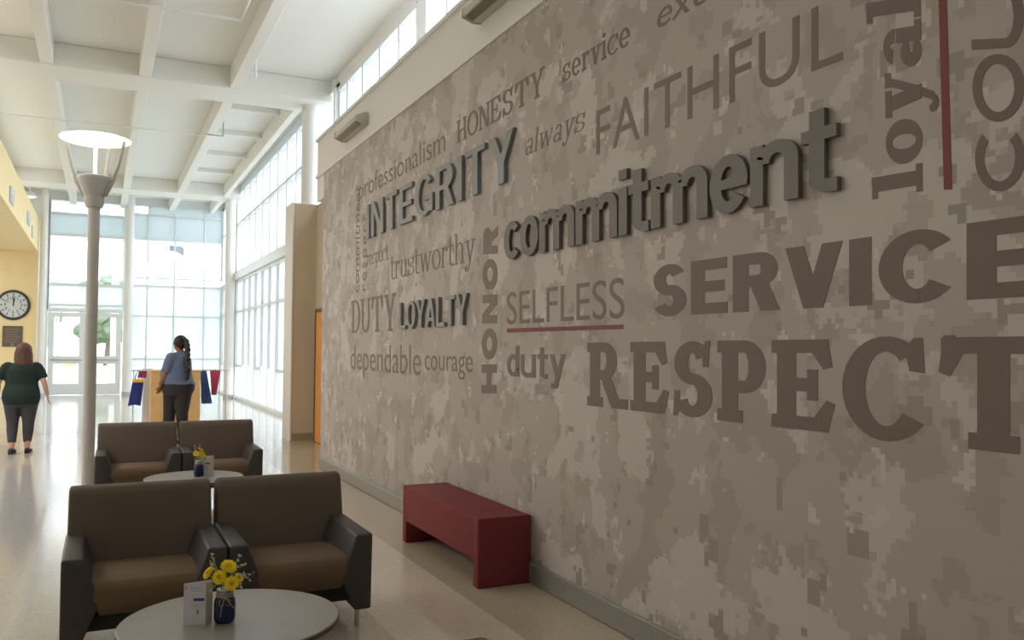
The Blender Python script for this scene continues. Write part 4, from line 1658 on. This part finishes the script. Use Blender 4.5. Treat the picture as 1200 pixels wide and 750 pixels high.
# --- woman standing, seen from behind, turned left
wb_ = empty('person', (1.17, 15.25, 0), 'woman with long black ponytail in blue-grey tee standing at the podium', 'person', None, rz=-R(25.7))
k2 = 1.08
F2 = (-1, .28, 0)
bm = bmesh.new()
head_vol(bm, (.01, .0, 1.665), F2, 1.02)
limb(bm, [(.03, .02, 1.46), (.02, .01, 1.60)], [.062, .056])
T2 = [((0, 0, .86), .225, .19), ((0.0, 0, .95), .245, .205), ((-.01, 0, 1.05), .225, .20), ((-.02, .0, 1.16), .22, .19), ((-.01, 0, 1.28), .215, .175), ((.0, .0, 1.38), .195, .165), ((.01, .01, 1.46), .15, .13), ((.02, .01, 1.52), .08, .08)]
ring_loft(bm, T2)
L1 = [(-.10, .03, .90), (-.14, .02, .50), (-.175, .05, .10)]
L2 = [(.10, -.03, .90), (.085, -.02, .50), (.09, .03, .10)]
for L in (L1, L2):
    limb(bm, L, [.135, .08, .045])
    limb(bm, [L[1], (L[1][0]*.6+L[2][0]*.4, L[1][1]+.0, .37), L[2]], [.078, .070, .045])
    limb(bm, [(L[2][0], L[2][1], .08), (L[2][0]-.13, L[2][1]+.02, .045)], [.04, .03])
# near (left) arm bent to the pocket, far arm forward
A1 = [(-.08, -.15, 1.43), (-.13, -.19, 1.17), (-.235, -.14, .96)]
limb(bm, [A1[0], ((A1[0][0]+A1[1][0])/2, -.18, 1.30), A1[1]], [.064, .057, .044])
limb(bm, [A1[1], (-.19, -.17, 1.06), A1[2]], [.046, .042, .028])
hand(bm, A1[2], (-.35, .25, -1), (-.6, -.6, 0), .98)
A2 = [(-.02, .16, 1.42), (-.08, .21, 1.16), (-.24, .15, 1.02)]
limb(bm, A2, [.062, .046, .028])
hand(bm, A2[2], (-1, -.2, -.3), (0, 0, 1), .98)
blend('body', bm, 'skin2', wb_, .011, 3)
bm = bmesh.new()
ring_loft(bm, [((0.02, 0, .99), .262, .222), ((-.02, 0, 1.07), .262, .222), ((-.035, .0, 1.17), .258, .212), ((-.02, 0, 1.28), .238, .195), ((.0, .0, 1.38), .212, .182), ((.01, .01, 1.46), .165, .145), ((.02, .01, 1.525), .088, .088)])
tube(bm, [(-.07, -.14, 1.44), (-.10, -.175, 1.32), (-.125, -.188, 1.20)], [.082, .082, .076], 16)
tube(bm, [(-.01, .15, 1.43), (-.05, .195, 1.30), (-.075, .21, 1.20)], [.08, .078, .07], 16)
ball(bm, (-.07, -.135, 1.43), .088)
ball(bm, (-.01, .145, 1.42), .086)
blend('shirt', bm, 'bluetee', wb_, .014, 3)
bm = bmesh.new()
ring_loft(bm, [((0, 0, .80), .22, .19), ((0, 0, .90), .265, .220), ((.01, 0, .98), .262, .222), ((.01, 0, 1.05), .240, .205)])
for L in (L1, L2):
    tube(bm, [L[0], (L[0][0]*.6+L[1][0]*.4, (L[0][1]+L[1][1])/2, .72), L[1], (L[2][0], L[2][1], .08)], [.150, .128, .098, .082], 16)
blend('trousers', bm, 'darkpants', wb_, .012, 4)
for L in (L1, L2):
    bm = bmesh.new()
    fx, fy = L[2][0], L[2][1]
    ball(bm, (fx+.02, fy, .05), .048)
    ball(bm, (fx-.08, fy+.01, .042), .05, (2.1, .95, .75))
    bx(bm, fx-.18, fx+.06, fy-.032, fy+.045, 0, .02)
    blend('shoe', bm, 'shoe', wb_, .008, 3)
bm = bmesh.new()
ball(bm, (.035, -.01, 1.70), .114, (.98, .92, .96))
ball(bm, (.06, -.03, 1.66), .085, (.9, .9, 1.0))
blend('hair', bm, 'blackhair', wb_, .009, 2)
bm = bmesh.new()
pth = [(.11, -.04, 1.72), (.15, -.06, 1.70), (.185, -.10, 1.60), (.20, -.15, 1.48), (.22, -.20, 1.36), (.24, -.22, 1.25), (.245, -.225, 1.14), (.235, -.225, 1.07)]
for i in range(len(pth)-1):
    a, b = Vector(pth[i]), Vector(pth[i+1])
    for q in range(3):
        p = a.lerp(b, q/3)
        f = (i+q/3)/7
        rr = .030+.020*math.sin(min(1, f*1.2)*math.pi*.8)-.012*max(0, f-.7)/.3
        ball(bm, p+Vector(((.012 if (i*3+q) % 2 else -.012), 0, 0)), rr, (.9, .9, 1.2))
blend('ponytail', bm, 'blackhair', wb_, .009, 1)
bm = bmesh.new()
ball(bm, (-.055, -.083, 1.635), .010)
obj('earring', bm, 'chrome', wb_, smooth=True)
eyes((.01, .0, 1.665), F2, 1.02, wb_)
